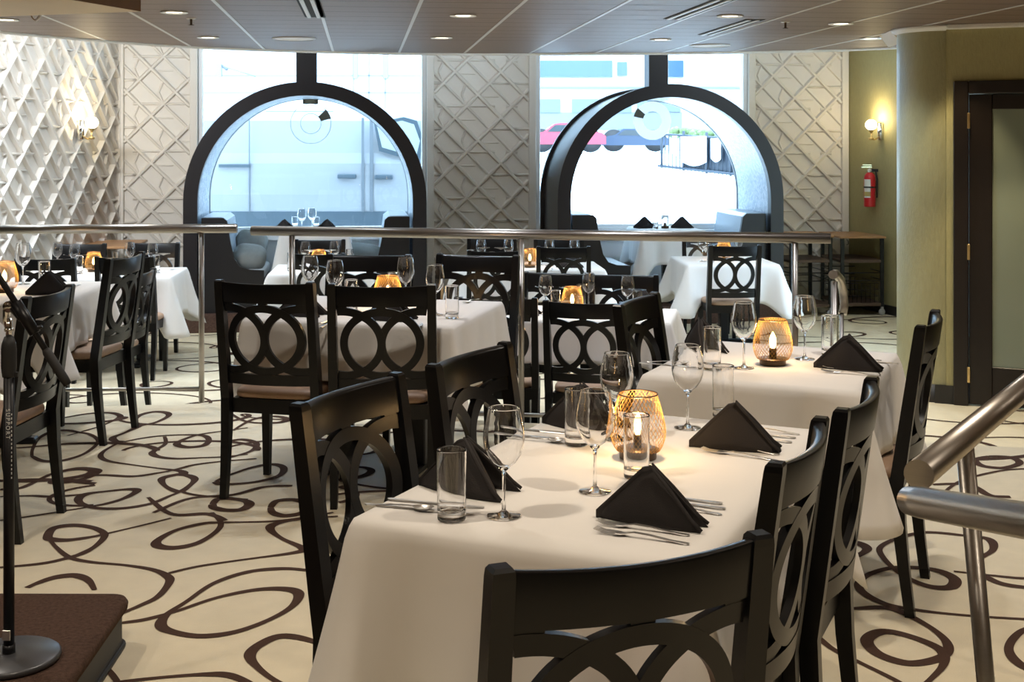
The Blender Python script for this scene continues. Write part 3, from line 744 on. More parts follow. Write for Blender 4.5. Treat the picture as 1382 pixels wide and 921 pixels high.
pillow(337, 347, 12.62, 20, 10, (.66, .85, .95), 'front grey velvet pillow on the left bench of the left arch')
pillow(338, 333, 13.05, 45, 5, (.68, .85, .95), 'rear grey velvet pillow leaning behind another on the left bench')
pillow(489, 344, 12.85, 14, 0, (.85, .85, .9), 'grey velvet pillow on the right bench of the left arch')

# ================================================================ RAILS
def rail_set(name, a, b, posts, label, zr=1.076, over=(.0, .0)):
    t = empty(name, (a.x, a.y, 0)); d = (b - a).normalized(); off = -Vector((a.x, a.y, 0))
    o = lambda p: Vector(p) + off
    MB().tube([o((a.x, a.y, zr - .027)), o((b.x, b.y, zr - .027))], .0275, 20).build('handrail', M['steel'], t)
    ps = []
    for px in posts:
        k = (px - CX) / F                                       # post on the line a-b seen at px
        s = (k * a.y - a.x) / (d.x - k * d.y); p = a + d * s; ps.append(p)
        m = MB(); m.tube([o((p.x, p.y, .0)), o((p.x, p.y, zr - .04))], .0165, 16); m.build('post', M['steel'], t)
    e = ps if len(ps) > 1 else [a, ps[0]]
    q0, q1 = e[0] if len(ps) > 1 else a, e[-1]
    MB().tube([o((q0.x, q0.y, .085)), o((q1.x, q1.y, .085))], .011, 12).build('bottom_rail', M['steel'], t)
    return tag(t, label, 'railing')
ra, rb = P(-90, 310, 1.049), P(320, 308.5, 1.049)
rail_set('guard_railing', Vector((ra.x, ra.y, 0)), Vector((rb.x, rb.y, 0)), [272], 'long steel railing on the left, behind the left dining tables')
ra, rb = P(340, 311.5, 1.068), P(1121, 322, 1.068)
rail_set('guard_railing', Vector((ra.x, ra.y, 0)), Vector((rb.x, rb.y, 0)), [394, 703.5, 1073], 'long steel railing across the middle, in front of the arches', 1.095)
# low looped handrail beyond the second table
t = empty('stair_handrail', (0, 0, 0)); a = P(1124, 371, .86); Yh = 7.0
pts = [PY(1124, 371, Yh), PY(1128, 370, Yh + .12), PY(1134, 377, Yh + .25), PY(1138, 393, Yh + .33), PY(1139.5, 412, Yh + .35), PY(1137, 424, Yh + .33)]
MB().tube(pts, .025, 16).build('handrail', M['steel'], t)
p = PY(1126, 380, Yh + .04); MB().tube([(p.x, p.y, DROP), p], .019, 14).build('post', M['steel'], t)
p = PY(1136, 424, Yh + .33); MB().tube([(p.x, p.y, DROP), p], .012, 12).build('post', M['steel'], t)
tag(t, 'low looped steel handrail end beyond the second table, near the trolley', 'handrail')
# near rails on the right
t = empty('stair_railing', (0, 0, 0)); a = PY(1240, 641, 1.95); d = Vector((.643, 1, 0)).normalized()
MB().tube([a, a + d * 2.2], .0232, 28).build('handrail', M['steel'], t)
top = a + d * .30; k = Vector((top.x + .085, top.y - .02, 0))
MB().tube([k, top - Vector((0, 0, .02))], .0155, 18).build('post', M['steel'], t)
p2 = a + d * 1.9; MB().tube([(p2.x, p2.y, 0), p2 - Vector((0, 0, .02))], .0155, 18).build('post', M['steel'], t)
tag(t, 'steel railing tube running back on the right, round capped end facing us', 'railing')
t = empty('stair_railing', (0, 0, 0)); a, b = PY(1245, 679, 1.86), PY(1400, 706, 1.56)
dv = (b - a); MB().tube([a - dv * .13, a, b, b + dv * 1.5], [.0215, .0232, .0232, .0232], 28).build('handrail', M['steel'], t)
p = a.lerp(b, 1.35); MB().tube([(p.x, p.y, 0), p - Vector((0, 0, .015))], .0155, 18).build('post', M['steel'], t)
tag(t, 'nearest steel rail at the right edge, lower tube coming towards us', 'railing')

# ================================================================ TABLES AND CHAIRS
c1 = Vector((-.358, 2.70, 0)) + U * .645 + V * .39
c2 = Vector((.44, 4.377, 0)) + U * .43 + V * .38
AU = math.atan2(U.y, U.x)
HD = .265
table(c1, AU, 1.28, .78, 'cloth covered table nearest the camera'); cloth(c1, AU, 1.28, .78, HD, 'white tablecloth on the big table nearest the camera', seed=3, ends=.34, flare=.085)
table(c2, AU, .84, .76, 'cloth covered two-seat table behind the nearest one'); cloth(c2, AU, .86, .76, HD, 'white tablecloth on the second table, in front of the column', seed=5, ends=.36)
u4 = Vector((.2425, .970, 0)); v4 = Vector((.970, -.2425, 0)); c4 = Vector((-.257, 5.53, 0)) + u4 * .45 - v4 * .51; A4 = math.atan2(v4.y, v4.x)
table(c4, A4, 1.01, .88, 'cloth covered four-seat table in the middle, before the rail'); cloth(c4, A4, 1.02, .90, HD, 'white tablecloth on the middle table before the rail', seed=7, flare=.05, ends=.31)
c5 = Vector((-2.73, 6.78, 0)); table(c5, R(93), 1.04, .84, 'cloth covered table at the left, before the left rail'); cloth(c5, R(93), 1.06, .84, HD, 'white tablecloth at the left edge holding the nearest left lantern', seed=9)
c0t = Vector((-2.70, 5.16, 0)); table(c0t, R(92), .98, .84, 'cloth covered table cut by the left edge'); cloth(c0t, R(92), 1.0, .86, HD, 'white tablecloth cut by the left edge, left of the first chair', seed=10)
A7 = R(-11); c7 = Vector((.40, 8.03, 0)); table(c7, A7, 1.25, .66, 'cloth covered table just beyond the middle rail', DROP); cloth(c7, A7, 1.27, .67, HD, 'white tablecloth on the table just beyond the middle rail', DROP, 11)
c11 = Vector((-3.42, 10.52, 0)); table(c11, R(5), 1.25, .80, 'cloth covered table at the relief wall on the left', DROP); cloth(c11, R(5), 1.27, .82, HD + .08, 'white tablecloth hanging in a long point near the left relief wall', DROP, 12, .13)
c6 = Vector((-1.63, 10.83, 0)); table(c6, R(5), .84, .86, 'cloth covered table in front of the left arch', DROP); cloth(c6, R(5), .86, .88, HD, 'white tablecloth on the small table in front of the left arch', DROP, 13)
c9 = Vector((.14, 11.10, 0)); table(c9, R(4), 1.25, .74, 'cloth covered four-seat table between the arches', DROP); cloth(c9, R(4), 1.28, .76, HD, 'white tablecloth on the far table between the two arches', DROP, 14)
c8 = Vector((1.95, 11.62, 0)); table(c8, R(3), .82, .84, 'cloth covered table in front of the right arch', DROP); cloth(c8, R(3), .84, .88, HD + .06, 'white tablecloth with pointed corners before the right arch', DROP, 15, .15)
ZB = -.10 - .055                                                  # booth tables stand on the platforms
b1 = Vector((-2.00, front_y(-2.0) + .42, 0)); ab = math.atan2(.13, 1)
table(b1, ab, .66, .70, 'cloth covered booth table inside the left arch', -.10); cloth(b1, ab, .69, .72, HD + .1, 'white tablecloth on the booth table inside the left arch', -.10, 16, .085)
b2 = Vector((1.62, front_y(1.62) + .42, 0)); table(b2, ab, .66, .70, 'cloth covered booth table inside the right arch', -.10); cloth(b2, ab, .68, .72, HD + .08, 'white tablecloth on the booth table inside the right arch', -.10, 17, .085)

chair_px((400, 545), (537, 502), 'black chair at near left side of the front table, back towards left edge', away=False)
chair_px((583, 492), (682, 461), 'black chair at far left side of the front table, right of the tan-seat pair', away=False)
def chair_uv(c, u, v, face, label, z=0): return chair(c + U * u + V * v, face, label, z)
chair_uv(c1, -.372, .525, -V, 'black chair at near right side of the front table, seen edge-on')
chair_uv(c1, .165, .552, -V, 'black chair at far right side of the front table, behind the edge-on one')
a, b = P(668, 765, .968), P(1031, 718, .968); d = b - a; chair((a + b) / 2, (-d.y, d.x), 'black chair turned askew at the bottom of the picture, nearest of all')
chair_uv(c2, -.05, .54, -V, 'black chair right of the second table, before the olive column')
chair_uv(c2, .03, -.545, V, 'black chair left of the second table, tilted top rail')
chair_px((294, 377.5), (421, 381), 'black chair with tan seat, full back view, left of a pair')
chair_px((452.5, 383), (577.5, 383), 'black chair with tan seat, right of the pair at the middle table')
chair_px((595, 342), (696, 344.5), 'black chair facing us at the far right of the middle table', away=False)
chair_px((450, 342.5), (547, 343.5), 'black chair facing us at the far left of the middle table', away=False)
chair((-1.885, 5.13), (-1, .05), 'black chair behind the microphone stand, at the left edge')
chair((-2.06, 6.72), (-1, .10), 'black chair beside the left rail post, seen from its side')
chair_px((130, 346), (206, 346), 'black chair at near side of the far left table, right one', low=True)
chair_px((22, 348), (100, 348), 'black chair behind the black napkin at the far left table', low=True)
chair_px((74, 328.5), (142, 328.5), 'black chair by the relief wall, far side, right of the wall lamp', low=True, away=False)
chair_px((175, 327), (240, 327), 'black chair before the wooden trolley at the far left table', low=True, away=False)
chair((-2.53, 8.62), (-1, .08), 'black chair beyond the left rail, mostly hidden behind another', DROP)
chair_px((387, 341), (470, 342), 'black chair in front of the small table before the left arch', low=True)
chair_px((399, 323), (465, 323), 'black chair on the far side of the small table, under the left arch', low=True, away=False)
chair_px((727.5, 332.5), (794, 332.5), 'black chair with back to us under the rail, right of the far lantern', low=True)
chair_px((635, 338), (702, 337.5), 'black chair with back to us under the rail, left of the rail post', low=True)
chair_px((632, 320), (696, 320), 'far black chair in front of the white pier, left of two', low=True, away=False)
chair_px((722, 321), (786, 321), 'far black chair beyond the table between the arches, right of two', low=True, away=False)
chair_px((738, 405), (838, 408), 'black chair beyond the rail with full oval back, before the low lantern', low=True)
chair_px((628, 401), (714, 402), 'black chair beyond the rail, hidden behind the middle cloth and post', low=True)
chair_px((711, 366.5), (790, 369), 'black chair facing us behind the low lantern, left of two', low=True, away=False)
chair_px((799, 369.5), (886, 371), 'black chair facing us behind the low lantern, right of two', low=True, away=False)
chair_px((959, 331), (1025, 330.5), 'black chair with oval back in front of the right arch table', low=True)
chair_px((922, 315), (983, 315), 'black chair behind the right arch table, mostly hidden', low=True, away=False)

# ================================================================ PLACE SETTINGS
ZS = .7608
def put(pr, pos, rot, label, cat, grp=None, low=0.0):
    return pr.put((pos[0], pos[1], ZS + low), rot, label, cat, grp)
def pix(x, y, low=0.0): return P(x, y, ZS + low)
def lantern(pos, label, low=0.0, w=1.5, rot=.3):
    o = put(LANT, pos, rot, label, 'lantern', 'gold wire table lanterns', low)
    l = bpy.data.lights.new('lantern_light', 'POINT'); l.energy = w; l.color = (1, .62, .27); l.shadow_soft_size = .014
    lo = bpy.data.objects.new('lantern_light', l); C.objects.link(lo); lo.location = (pos[0], pos[1], ZS + low + .128)
def napkin_between(tip, r, label, low=0.0, pr=None):
    a, b = pix(*tip, low), pix(*r, low); d = (b - a).normalized(); c = a + d * .118
    put(pr or NAP, c, math.atan2(d.y, d.x), label, 'napkin', None, low)
def flat(pr, tip, d, label, cat, low=0.0, tilt=0.0):
    return put(pr, tip, math.atan2(d.y, d.x) + tilt, label, cat, None, low)
# nearest table
lantern(pix(861, 618), 'gold wire lantern glowing on the table nearest the camera', rot=.1)
put(GLASS, pix(680, 697), 0, 'wine glass at left front of the nearest table, beside the black napkin', 'wine glass')
put(GLASS, pix(803, 664), 0, 'wine glass in the middle front, just left of the nearest lantern', 'wine glass')
put(GLASS, Vector((.285, 3.43, 0)), 0, 'wine glass half hidden behind the nearest lantern, on its left', 'wine glass')
put(GLASS, pix(928, 578), 0, 'wine glass on the nearest table, before the far right napkin', 'wine glass')
put(TUMB, pix(609.5, 702), 0, 'straight tumbler standing foremost, on the knives at left front', 'tumbler')
put(TUMB, pix(778, 601), 0, 'straight tumbler behind the middle wine glass, left of the lantern', 'tumbler')
put(TUMB, pix(859, 645), 0, 'straight tumbler before the nearest lantern, behind a napkin peak', 'tumbler')
put(TUMB, pix(976, 563), 0, 'straight tumbler behind the peak of the far right napkin', 'tumbler')
napkin_between((566, 655), (680, 670), 'black napkin tent at the left front seat, behind the foremost tumbler')
napkin_between((732, 571), (822, 581), 'black napkin tent behind the middle glasses, at the far left seat')
napkin_between((805, 698), (950, 716), 'largest black napkin tent, right front seat, before the lantern', pr=NAPN)
napkin_between((930, 603), (1060, 610), 'black napkin tent at the far right seat of the nearest table', pr=NAPN)
flat(KNIFE, pix(653, 687), -V, 'table knife furthest back under the foremost tumbler', 'knife', tilt=.12)
flat(KNIFE, pix(639, 695.5), -V, 'table knife between another knife and the teaspoon at left front', 'knife', tilt=.12)
flat(SPOON, pix(585, 691), -V, 'teaspoon lying left of the foremost tumbler', 'spoon', tilt=.10)
flat(KNIFE, pix(778, 587), -V, 'table knife nearest the far left napkin on the nearest table', 'knife', tilt=.06)
flat(KNIFE, pix(768, 595), -V, 'table knife left of the second tumbler, middle of three pieces', 'knife', tilt=.06)
flat(SPOON, pix(762, 598.5), -V, 'teaspoon left of the second tumbler', 'spoon', tilt=.08)
flat(FORK, pix(806, 707), V, 'fork nearer the largest napkin, tines at left', 'fork')
flat(FORK, pix(803, 718), V, 'fork nearest the camera, partly behind the foremost chair rail', 'fork')
flat(FORK, pix(952, 602), V, 'fork touching the far right napkin of the nearest table', 'fork', tilt=-.08)
flat(FORK, pix(947, 609), V, 'outer fork before the far right napkin of the nearest table', 'fork', tilt=-.10)
for (x, y), pr, lb, ct in (((974, 681), KNIFE, 'knife handle showing right of the largest napkin, top one', 'knife'), ((978, 688), KNIFE, 'knife handle showing right of the largest napkin, lower one', 'knife'), ((973, 695.5), SPOON, 'spoon handle showing right of the largest napkin, lowest of three', 'spoon'),
                           ((1078, 587), SPOON, 'spoon handle right of the far right napkin, topmost of three', 'spoon'), ((1073, 592), KNIFE, 'knife handle right of the far right napkin, middle of three', 'knife'), ((1068, 598), KNIFE, 'knife handle right of the far right napkin, lowest of three', 'knife')):
    flat(pr, pix(x, y) - V * (.228 if pr is KNIFE else .163), V, lb, ct)
# second table
lantern(pix(1043, 492), 'gold wire lantern glowing on the second table, before the rail', rot=.5)
put(GLASS, pix(1004, 497), 0, 'wine glass just left of the second lantern', 'wine glass')
put(GLASS, pix(1086, 485), 0, 'wine glass just right of the second lantern', 'wine glass')
put(TUMB, pix(961, 499), 0, 'tumbler left on the second table, before its left napkin', 'tumbler')
put(TUMB, pix(1120, 480), 0, 'tumbler behind the right napkin of the second table', 'tumbler')
napkin_between((1098, 496), (1195, 502), 'black napkin tent on the right of the second table', pr=NAPN)
napkin_between((925, 466), (992, 487), 'black napkin tent on the left of the second table, behind a tumbler')
flat(FORK, pix(1111, 497), V, 'fork lying against the right napkin of the second table', 'fork')
flat(FORK, pix(1108, 502), V, 'fork in front of another on the right of the second table', 'fork')
for (x, y), pr, lb, ct in (((1203, 488), SPOON, 'spoon beyond the right napkin of the second table, furthest back', 'spoon'), ((1201, 491), KNIFE, 'knife beyond the right napkin of the second table', 'knife')):
    flat(pr, pix(x, y) - V * .2, V, lb, ct)
flat(KNIFE, pix(945, 497), -V, 'knife at the left edge of the second table', 'knife'); flat(SPOON, pix(930, 493), -V, 'spoon at the left edge of the second table', 'spoon')
# middle table
lantern(Vector((-.60, 6.08, 0)), 'gold wire lantern on the middle table, low behind a chair rail')
for (x, y), lb in (((-.36, 5.90), 'wine glass right of the tan-seat pair on the middle table'), ((-.53, 6.28), 'wine glass behind the middle lantern, on its right'), ((-.86, 6.12), 'wine glass left of the middle lantern, right one of two'), ((-1.02, 6.36), 'wine glass left of the middle lantern, left one of two')):
    put(GLASS, (x, y), 0, lb, 'wine glass')
for (x, y), lb in (((-.275, 5.78), 'tumbler beside the rightmost wine glass of the middle table'), ((-.77, 6.03), 'tumbler behind the rail between the tan-seat pair'), ((-.60, 6.36), 'tumbler behind the middle lantern, touching a wine glass')):
    put(TUMB, (x, y), 0, lb, 'tumbler')
put(NAP, (-.99, 5.88), A4, 'black napkin tent before the left chair of the tan-seat pair', 'napkin'); put(NAP, (-.56, 5.73), A4, 'black napkin tent before the right chair of the tan-seat pair', 'napkin')
for k, (x, y, pr, lb, ct) in enumerate(((-.83, 5.72, KNIFE, 'knife glinting between the tan-seat pair, left one', 'knife'), (-.80, 5.71, KNIFE, 'knife glinting between the tan-seat pair, right one', 'knife'), (-.40, 5.63, KNIFE, 'knife at the right end of the middle table', 'knife'), (-.36, 5.62, SPOON, 'spoon at the right end of the middle table', 'spoon'), (-.24, 6.30, FORK, 'fork on the far side of the middle table', 'fork'))):
    put(pr, (x, y), R(-105 + 6 * k) if ct != 'fork' else R(70), lb, ct)
# left tables
lantern(Vector((-2.74, 6.80, 0)), 'gold wire lantern at the left edge, behind the microphone boom')
put(GLASS, (-2.78, 7.16), 0, 'wine glass right of the lantern at the left edge', 'wine glass')
put(TUMB, (-2.58, 6.95), 0, 'tumbler behind the black napkin at the left edge', 'tumbler')
napkin_between((34, 398), (93, 396), 'black napkin tent at the left edge, above a chair rail')
put(KNIFE, (-2.50, 7.02), R(100), 'knife behind the napkin at the left edge', 'knife'); put(SPOON, (-2.44, 7.0), R(95), 'spoon behind the napkin at the left edge', 'spoon'); put(FORK, (-2.86, 6.9), R(160), 'fork beside the lantern at the left edge', 'fork')
D = DROP
lantern(Vector((-3.52, 10.60, 0)), 'gold wire lantern on the far left table near the relief wall', D)
for (x, y), lb in (((-3.66, 10.55), 'wine glass left of the far left lantern'), ((-3.88, 10.75), 'wine glass furthest left on the far left table'), ((-3.26, 10.75), 'wine glass right of the far left lantern, before the trolley'), ((-3.03, 10.62), 'rightmost wine glass on the far left table')):
    put(GLASS, (x, y), 0, lb, 'wine glass', None, D)
for (x, y), lb in (((-3.58, 10.42), 'tumbler just left of the far left lantern'), ((-2.96, 10.48), 'tumbler at the right end of the far left table'), ((-3.40, 10.80), 'tumbler behind the far left lantern')):
    put(TUMB, (x, y), 0, lb, 'tumbler', None, D)
put(NAP, (-3.2, 10.35), 0, 'black napkin tent at the right chair of the far left table', 'napkin', None, D); put(FORK, (-2.9, 10.7), R(80), 'fork at the right end of the far left table', 'fork', None, D)
# small table before the left arch
lantern(Vector((-1.66, 10.83, 0)), 'gold wire lantern on the small table before the left arch', D)
for (x, y), lb in (((-1.77, 10.80), 'wine glass left of the lantern before the left arch'), ((-1.53, 10.86), 'wine glass right of the lantern before the left arch')): put(GLASS, (x, y), 0, lb, 'wine glass', None, D)
put(TUMB, (-1.87, 10.66), 0, 'tumbler at left on the small table before the left arch', 'tumbler', None, D)
put(TUMB, (-1.42, 11.02), 0, 'tumbler at right on the small table before the left arch', 'tumbler', None, D)
put(NAP, (-1.63, 10.62), A4, 'black napkin tent on the small table before the left arch', 'napkin', None, D)
# table between the arches
lantern(Vector((.155, 10.95, 0)), 'gold wire lantern just right of the middle rail post, far table', D)
for (x, y), lb in (((-.27, 11.02), 'wine glass far left on the table between the arches'), ((-.03, 11.08), 'wine glass left of the rail post, between the arches'), ((.33, 11.10), 'wine glass right of the far lantern, above a chair rail'), ((.55, 11.12), 'rightmost wine glass on the table between the arches')): put(GLASS, (x, y), 0, lb, 'wine glass', None, D)
put(TUMB, (-.36, 10.95), 0, 'tumbler at the left end of the table between the arches', 'tumbler', None, D); put(TUMB, (.24, 11.2), 0, 'tumbler behind the lantern between the arches', 'tumbler', None, D)
put(NAP, (.50, 10.95), 0, 'black napkin tent seen through the ovals of a far chair', 'napkin', None, D); put(NAP, (-.15, 10.92), 0, 'black napkin tent at the left seat between the arches', 'napkin', None, D)
put(KNIFE, (.62, 10.95), R(-80), 'knife at the right end of the table between the arches', 'knife', None, D); put(FORK, (.34, 10.86), R(-90), 'fork at the right seat between the arches', 'fork', None, D)
# table just beyond the rail
lantern(Vector((.385, 8.05, 0)), 'gold wire lantern behind the oval-backed chair beyond the rail', D)
for (x, y), lb in (((.215, 8.06), 'wine glass left of the lantern beyond the rail'), ((.50, 8.22), 'wine glass right of the lantern beyond the rail'), ((.735, 8.02), 'rightmost wine glass on the table beyond the rail')): put(GLASS, (x, y), 0, lb, 'wine glass', None, D)
for (x, y), lb in (((.275, 7.98), 'tumbler left of the lantern beyond the rail'), ((.455, 8.28), 'tumbler right of the lantern beyond the rail'), ((.79, 7.96), 'tumbler at the right end beyond the rail')): put(TUMB, (x, y), 0, lb, 'tumbler', None, D)
put(NAP, (.06, 7.95), A7, 'black napkin tent left of the oval-backed chair beyond the rail', 'napkin', None, D); put(NAP, (.86, 8.2), A7, 'black napkin tent at the right end beyond the rail', 'napkin', None, D)
put(KNIFE, (.22, 7.80), R(-100), 'knife on the table beyond the rail', 'knife', None, D)
# table before the right arch and the booth tables
lantern(Vector((1.96, 11.66, 0)), 'gold wire lantern behind the chair before the right arch', D)
put(GLASS, (1.74, 11.50), 0, 'wine glass left of the chair before the right arch', 'wine glass', None, D); put(TUMB, (1.80, 11.42), 0, 'tumbler left of the chair before the right arch', 'tumbler', None, D)
put(GLASS, (2.12, 11.78), 0, 'wine glass right of the lantern before the right arch', 'wine glass', None, D)
B = -.10
yb = b1.y
put(NAP, (-2.32, yb + .02), 0, 'black napkin tent on the left of the left booth table', 'napkin', None, B); put(NAP, (-1.89, yb + .05), 0, 'black napkin tent on the right of the left booth table', 'napkin', None, B)
put(GLASS, (-2.13, yb - .03), 0, 'wine glass in the left booth, left of two', 'wine glass', None, B); put(GLASS, (-2.05, yb + .12), 0, 'wine glass in the left booth, right of two', 'wine glass', None, B)
put(TUMB, (-2.21, yb + .02), 0, 'tumbler beside the left napkin of the left booth', 'tumbler', None, B); put(TUMB, (-1.985, yb - .02), 0, 'tumbler beside the right napkin of the left booth', 'tumbler', None, B)
yb = b2.y
put(NAP, (1.40, yb + .05), 0, 'black napkin tent on the left of the right booth table', 'napkin', None, B); put(NAP, (1.80, yb + .07), 0, 'black napkin tent on the right of the right booth table', 'napkin', None, B)
put(TUMB, (1.50, yb - .08), 0, 'tumbler in the right booth, beside the left napkin', 'tumbler', None, B)
t = empty('oil_lamp', (1.615, yb + .02, ZS + B)); m = MB(); m.lathe([(.001, 0), (.038, 0), (.040, .004), (.040, .022), (.034, .028), (.012, .030), (.001, .031)], 24); m.build('base', M['lbase'], t)
m = MB(); m.lathe([(.012, .030), (.011, .05), (.007, .058), (.001, .060)], 16); m.build('bulb_socket', M['lbase'], t)
m = MB(); m.lathe([(.036, .028), (.041, .06), (.044, .10), (.036, .14)], 24); m.build('glass_shade', M['glass'], t); tag(t, 'small clear glass lamp on the right booth table, between the napkins', 'lamp')

# ================================================================ STAGE CORNER, MICROPHONE STAND
m = MB(); rr = .05
o1 = Vector((-1.205, 3.905, 0))
def stage_ring(z, off):
    pts = [Vector((-3.2, 3.97 + off, z))]
    for i in range(7):
        a = R(90 - 15 * i); pts.append(Vector((o1.x - rr + (rr + off) * math.cos(a), 3.955 - rr + (rr + off) * math.sin(a), z)))
    pts += [Vector((-1.16 + off, 3.0, z)), Vector((-1.06 + off, 1.2, z)), Vector((-3.2, 1.2, z))]
    return pts
st = empty('stage_riser', (0, 0, 0))
m = MB(); r0 = [stage_ring(.118, .010), stage_ring(.138, .013), stage_ring(.149, .006), stage_ring(.153, -.012)]
m.grid(r0, wrap=True); m.add(r0[-1], [list(range(len(r0[-1])))], smooth=False); m.add(r0[0], [list(range(len(r0[0])))[::-1]]); m.build('carpet_top', M['riser'], st)
m = MB(); r0 = [stage_ring(.0, -.004), stage_ring(.02, -.004), stage_ring(.025, -.006), stage_ring(.12, -.006)]
m.grid(r0, wrap=True, smooth=False); m.build('metal_side', M['stagemetal'], st)
m = MB(); r0 = [stage_ring(.0, .004), stage_ring(.010, .006), stage_ring(.014, .004), stage_ring(.014, -.012)]
m.grid(r0, wrap=True, smooth=False); m.build('bottom_edge', M['stagemetal'], st)
tag(st, 'low stage platform with brown carpet top and grey metal side', 'stage')
bx = P(12, 890, .158); t = empty('microphone_stand', (bx.x, bx.y, .154))
m = MB(); m.lathe([(.001, 0), (.132, 0), (.136, .004), (.136, .013), (.130, .018), (.03, .022), (.001, .022)], 56); m.build('base', M['micbase'], t)
m = MB(); m.tube([(0, 0, .02), (0, 0, .80)], .0145, 16); m.tube([(0, 0, .02), (0, 0, .045)], .017, 16); m.build('pole', M['micblack'], t)
m = MB(); m.lathe([(.001, .775), (.017, .775), (.018, .782), (.0205, .80), (.0205, .85), (.019, .865), (.012, .885), (.001, .886)], 20); m.box((.012, -.006, .776), (.026, .006, .788)); m.build('clutch_grip', M['rubber'], t)
m = MB(); m.tube([(0, 0, .88), (0, 0, .935)], .0085, 14); m.tube([(0, 0, .90), (0, 0, .908)], .0125, 14); m.build('upper_tube', M['chrome'], t)
m = MB(); m.tube([(-.002, 0, .905), (-.008, 0, .93), (-.006, 0, .955), (.006, 0, .968)], [.008, .009, .011, .012], 12); m.lathe([(.001, -.016), (.016, -.016), (.016, .016), (.001, .016)], 18, 0, Matrix.Translation((.005, 0, .968)) @ Matrix.Rotation(R(90), 4, 'X')); m.build('swivel_joint', M['chrome'], t)
e1b, e2b = PY(97, 517, bx.y), PY(-70, 255, bx.y)
q = lambda p: Vector(p) - Vector((bx.x, bx.y, .154))
a, b = q(e1b), q(e2b); a.y -= .03; b.y -= .03; d = (b - a).normalized()
m = MB(); m.tube([a + d * .06, b], .0085, 14); m.build('boom', M['micblack'], t)
m = MB(); m.tube([a, a + d * .02, a + d * .105, a + d * .115], [.011, .0125, .0125, .009], 14); m.build('counterweight', M['rubber'], t)
cl = a + d * ((q(PY(33, 432, bx.y)) - q(e1b)).length + .0); m = MB(); m.tube([cl - d * .05, cl + d * .05], .0155, 14); m.tube([Vector((.005, -.0, .968)), Vector((cl.x - .01, cl.y, cl.z + .0)), cl], .011, 12); m.build('boom_clamp', M['micblack'], t)
kn = a + d * .165; m = MB(); m.tube([kn, kn + d * .02], .0125, 14); m.tube([kn + d * .01, kn + d * .01 + Vector((.024, 0, .012))], .005, 10); m.build('boom_knob', M['micblack'], t)
m = MB()
fc = bpy.data.curves.new('lettering_curve', 'FONT'); fc.body = 'SUPPORT'; fc.size = .0155; fc.space_character = 1.35; fo = bpy.data.objects.new('lettering_curve', fc)
fm = fo.to_mesh(); Tt = Matrix.Translation((.0035, -.0151, .700)) @ Matrix.Rotation(R(90), 4, 'Y') @ Matrix.Rotation(R(90), 4, 'X')
Tt = Matrix(((0, 1, 0, -.0015), (0, 0, -1, -.0151), (-1, 0, 0, .690), (0, 0, 0, 1)))
m.add([v.co.copy() for v in fm.vertices], [list(p.vertices) for p in fm.polygons], 0, False, Tt)
fo.to_mesh_clear(); bpy.data.objects.remove(fo); bpy.data.curves.remove(fc)
for k in range(16):
    z = .675 - k * .0115; m.box((.0105, -.0112, z - .003), (.0122, -.0092, z + .0015 + .001 * (k % 3)))
m.build('lettering', M['mark'], t)
MB().box((-.012, -.0165, .060), (.010, -.0140, .088), bev=.001).build('maker_sticker', M['cutlery'], t)
tag(t, 'black microphone boom stand with round base on the brown stage', 'microphone stand')

# ================================================================ CEILING AND WALL FIXTURES
LIGHTS = []
def spot(p, w, size=100, col=(1, .84, .66), blend=.7, rad=.05, aim=None):
    l = bpy.data.lights.new('downlight_and_fill_beam', 'SPOT'); l.energy = w; l.spot_size = R(size); l.spot_blend = blend; l.color = col; l.shadow_soft_size = rad
    o = bpy.data.objects.new('downlight_and_fill_beam', l); C.objects.link(o); o.location = p
    if aim is not None: o.rotation_euler = (Vector(aim) - Vector(p)).to_track_quat('-Z', 'Y').to_euler()
LAMP = emit('lamp_face', (1, .86, .62), 4)
def make_down():
    t = empty('ceiling_downlight')
    m = MB(); m.lathe([(.062, 0), (.085, -.001), (.088, -.005), (.084, -.008), (.066, -.006), (.058, -.001)], 32); m.build('trim_ring', M['white'], t)
    m = MB(); m.lathe([(.001, -.003), (.050, -.003), (.050, -.0005), (.001, -.0005)], 32); m.build('lamp_lens', LAMP, t)
    return t
DOWN = Proto(make_down)
dl = [((235, 16), 'recessed downlight right of the brown bulkhead'), ((625, 20.5), 'recessed downlight in the middle of the ceiling'), ((985, 21), 'dim recessed downlight between the two right ceiling vents'), ((1135, 31.5), 'recessed downlight nearer of two, left of the column'), ((1175, 51.5), 'recessed downlight just before the column, lower one'), ((8, 26), 'recessed downlight at the left end, beyond the bulkhead'), ((281, 50), 'small recessed downlight above the left arch'), ((596, 50.5), 'recessed downlight above the middle white pier'), ((892, 53), 'recessed downlight above the post of the right arch')]
for (x, y), lb in dl:
    p = P(x, y, ZC); DOWN.put((p.x, p.y, ZC - .001), 0, lb, 'downlight', 'recessed ceiling downlights'); spot(p - Vector((0, 0, .03)), 46, 115, (1, .90, .78) if p.y < 8.5 else (.80, .90, 1))
def disc(px, r, label, cat):
    p = P(*px, ZC); t = empty('ceiling_speaker', (p.x, p.y, ZC - .001)); m = MB(); m.lathe([(.001, -.006), (r - .02, -.006), (r - .015, -.009), (r, -.007), (r, 0), (.001, 0)], 40); m.build('grille', M['trimw'], t)
    m = MB(); m.lathe([(r - .004, -.010), (r + .014, -.006), (r + .014, 0), (r - .004, 0)], 40); m.build('rim', M['tbar'], t); tag(t, label, cat)
disc((397, 51.5), .16, 'round white ceiling grille before the left arch', 'speaker'); disc((958, 61), .16, 'round white ceiling grille before the right arch', 'speaker')
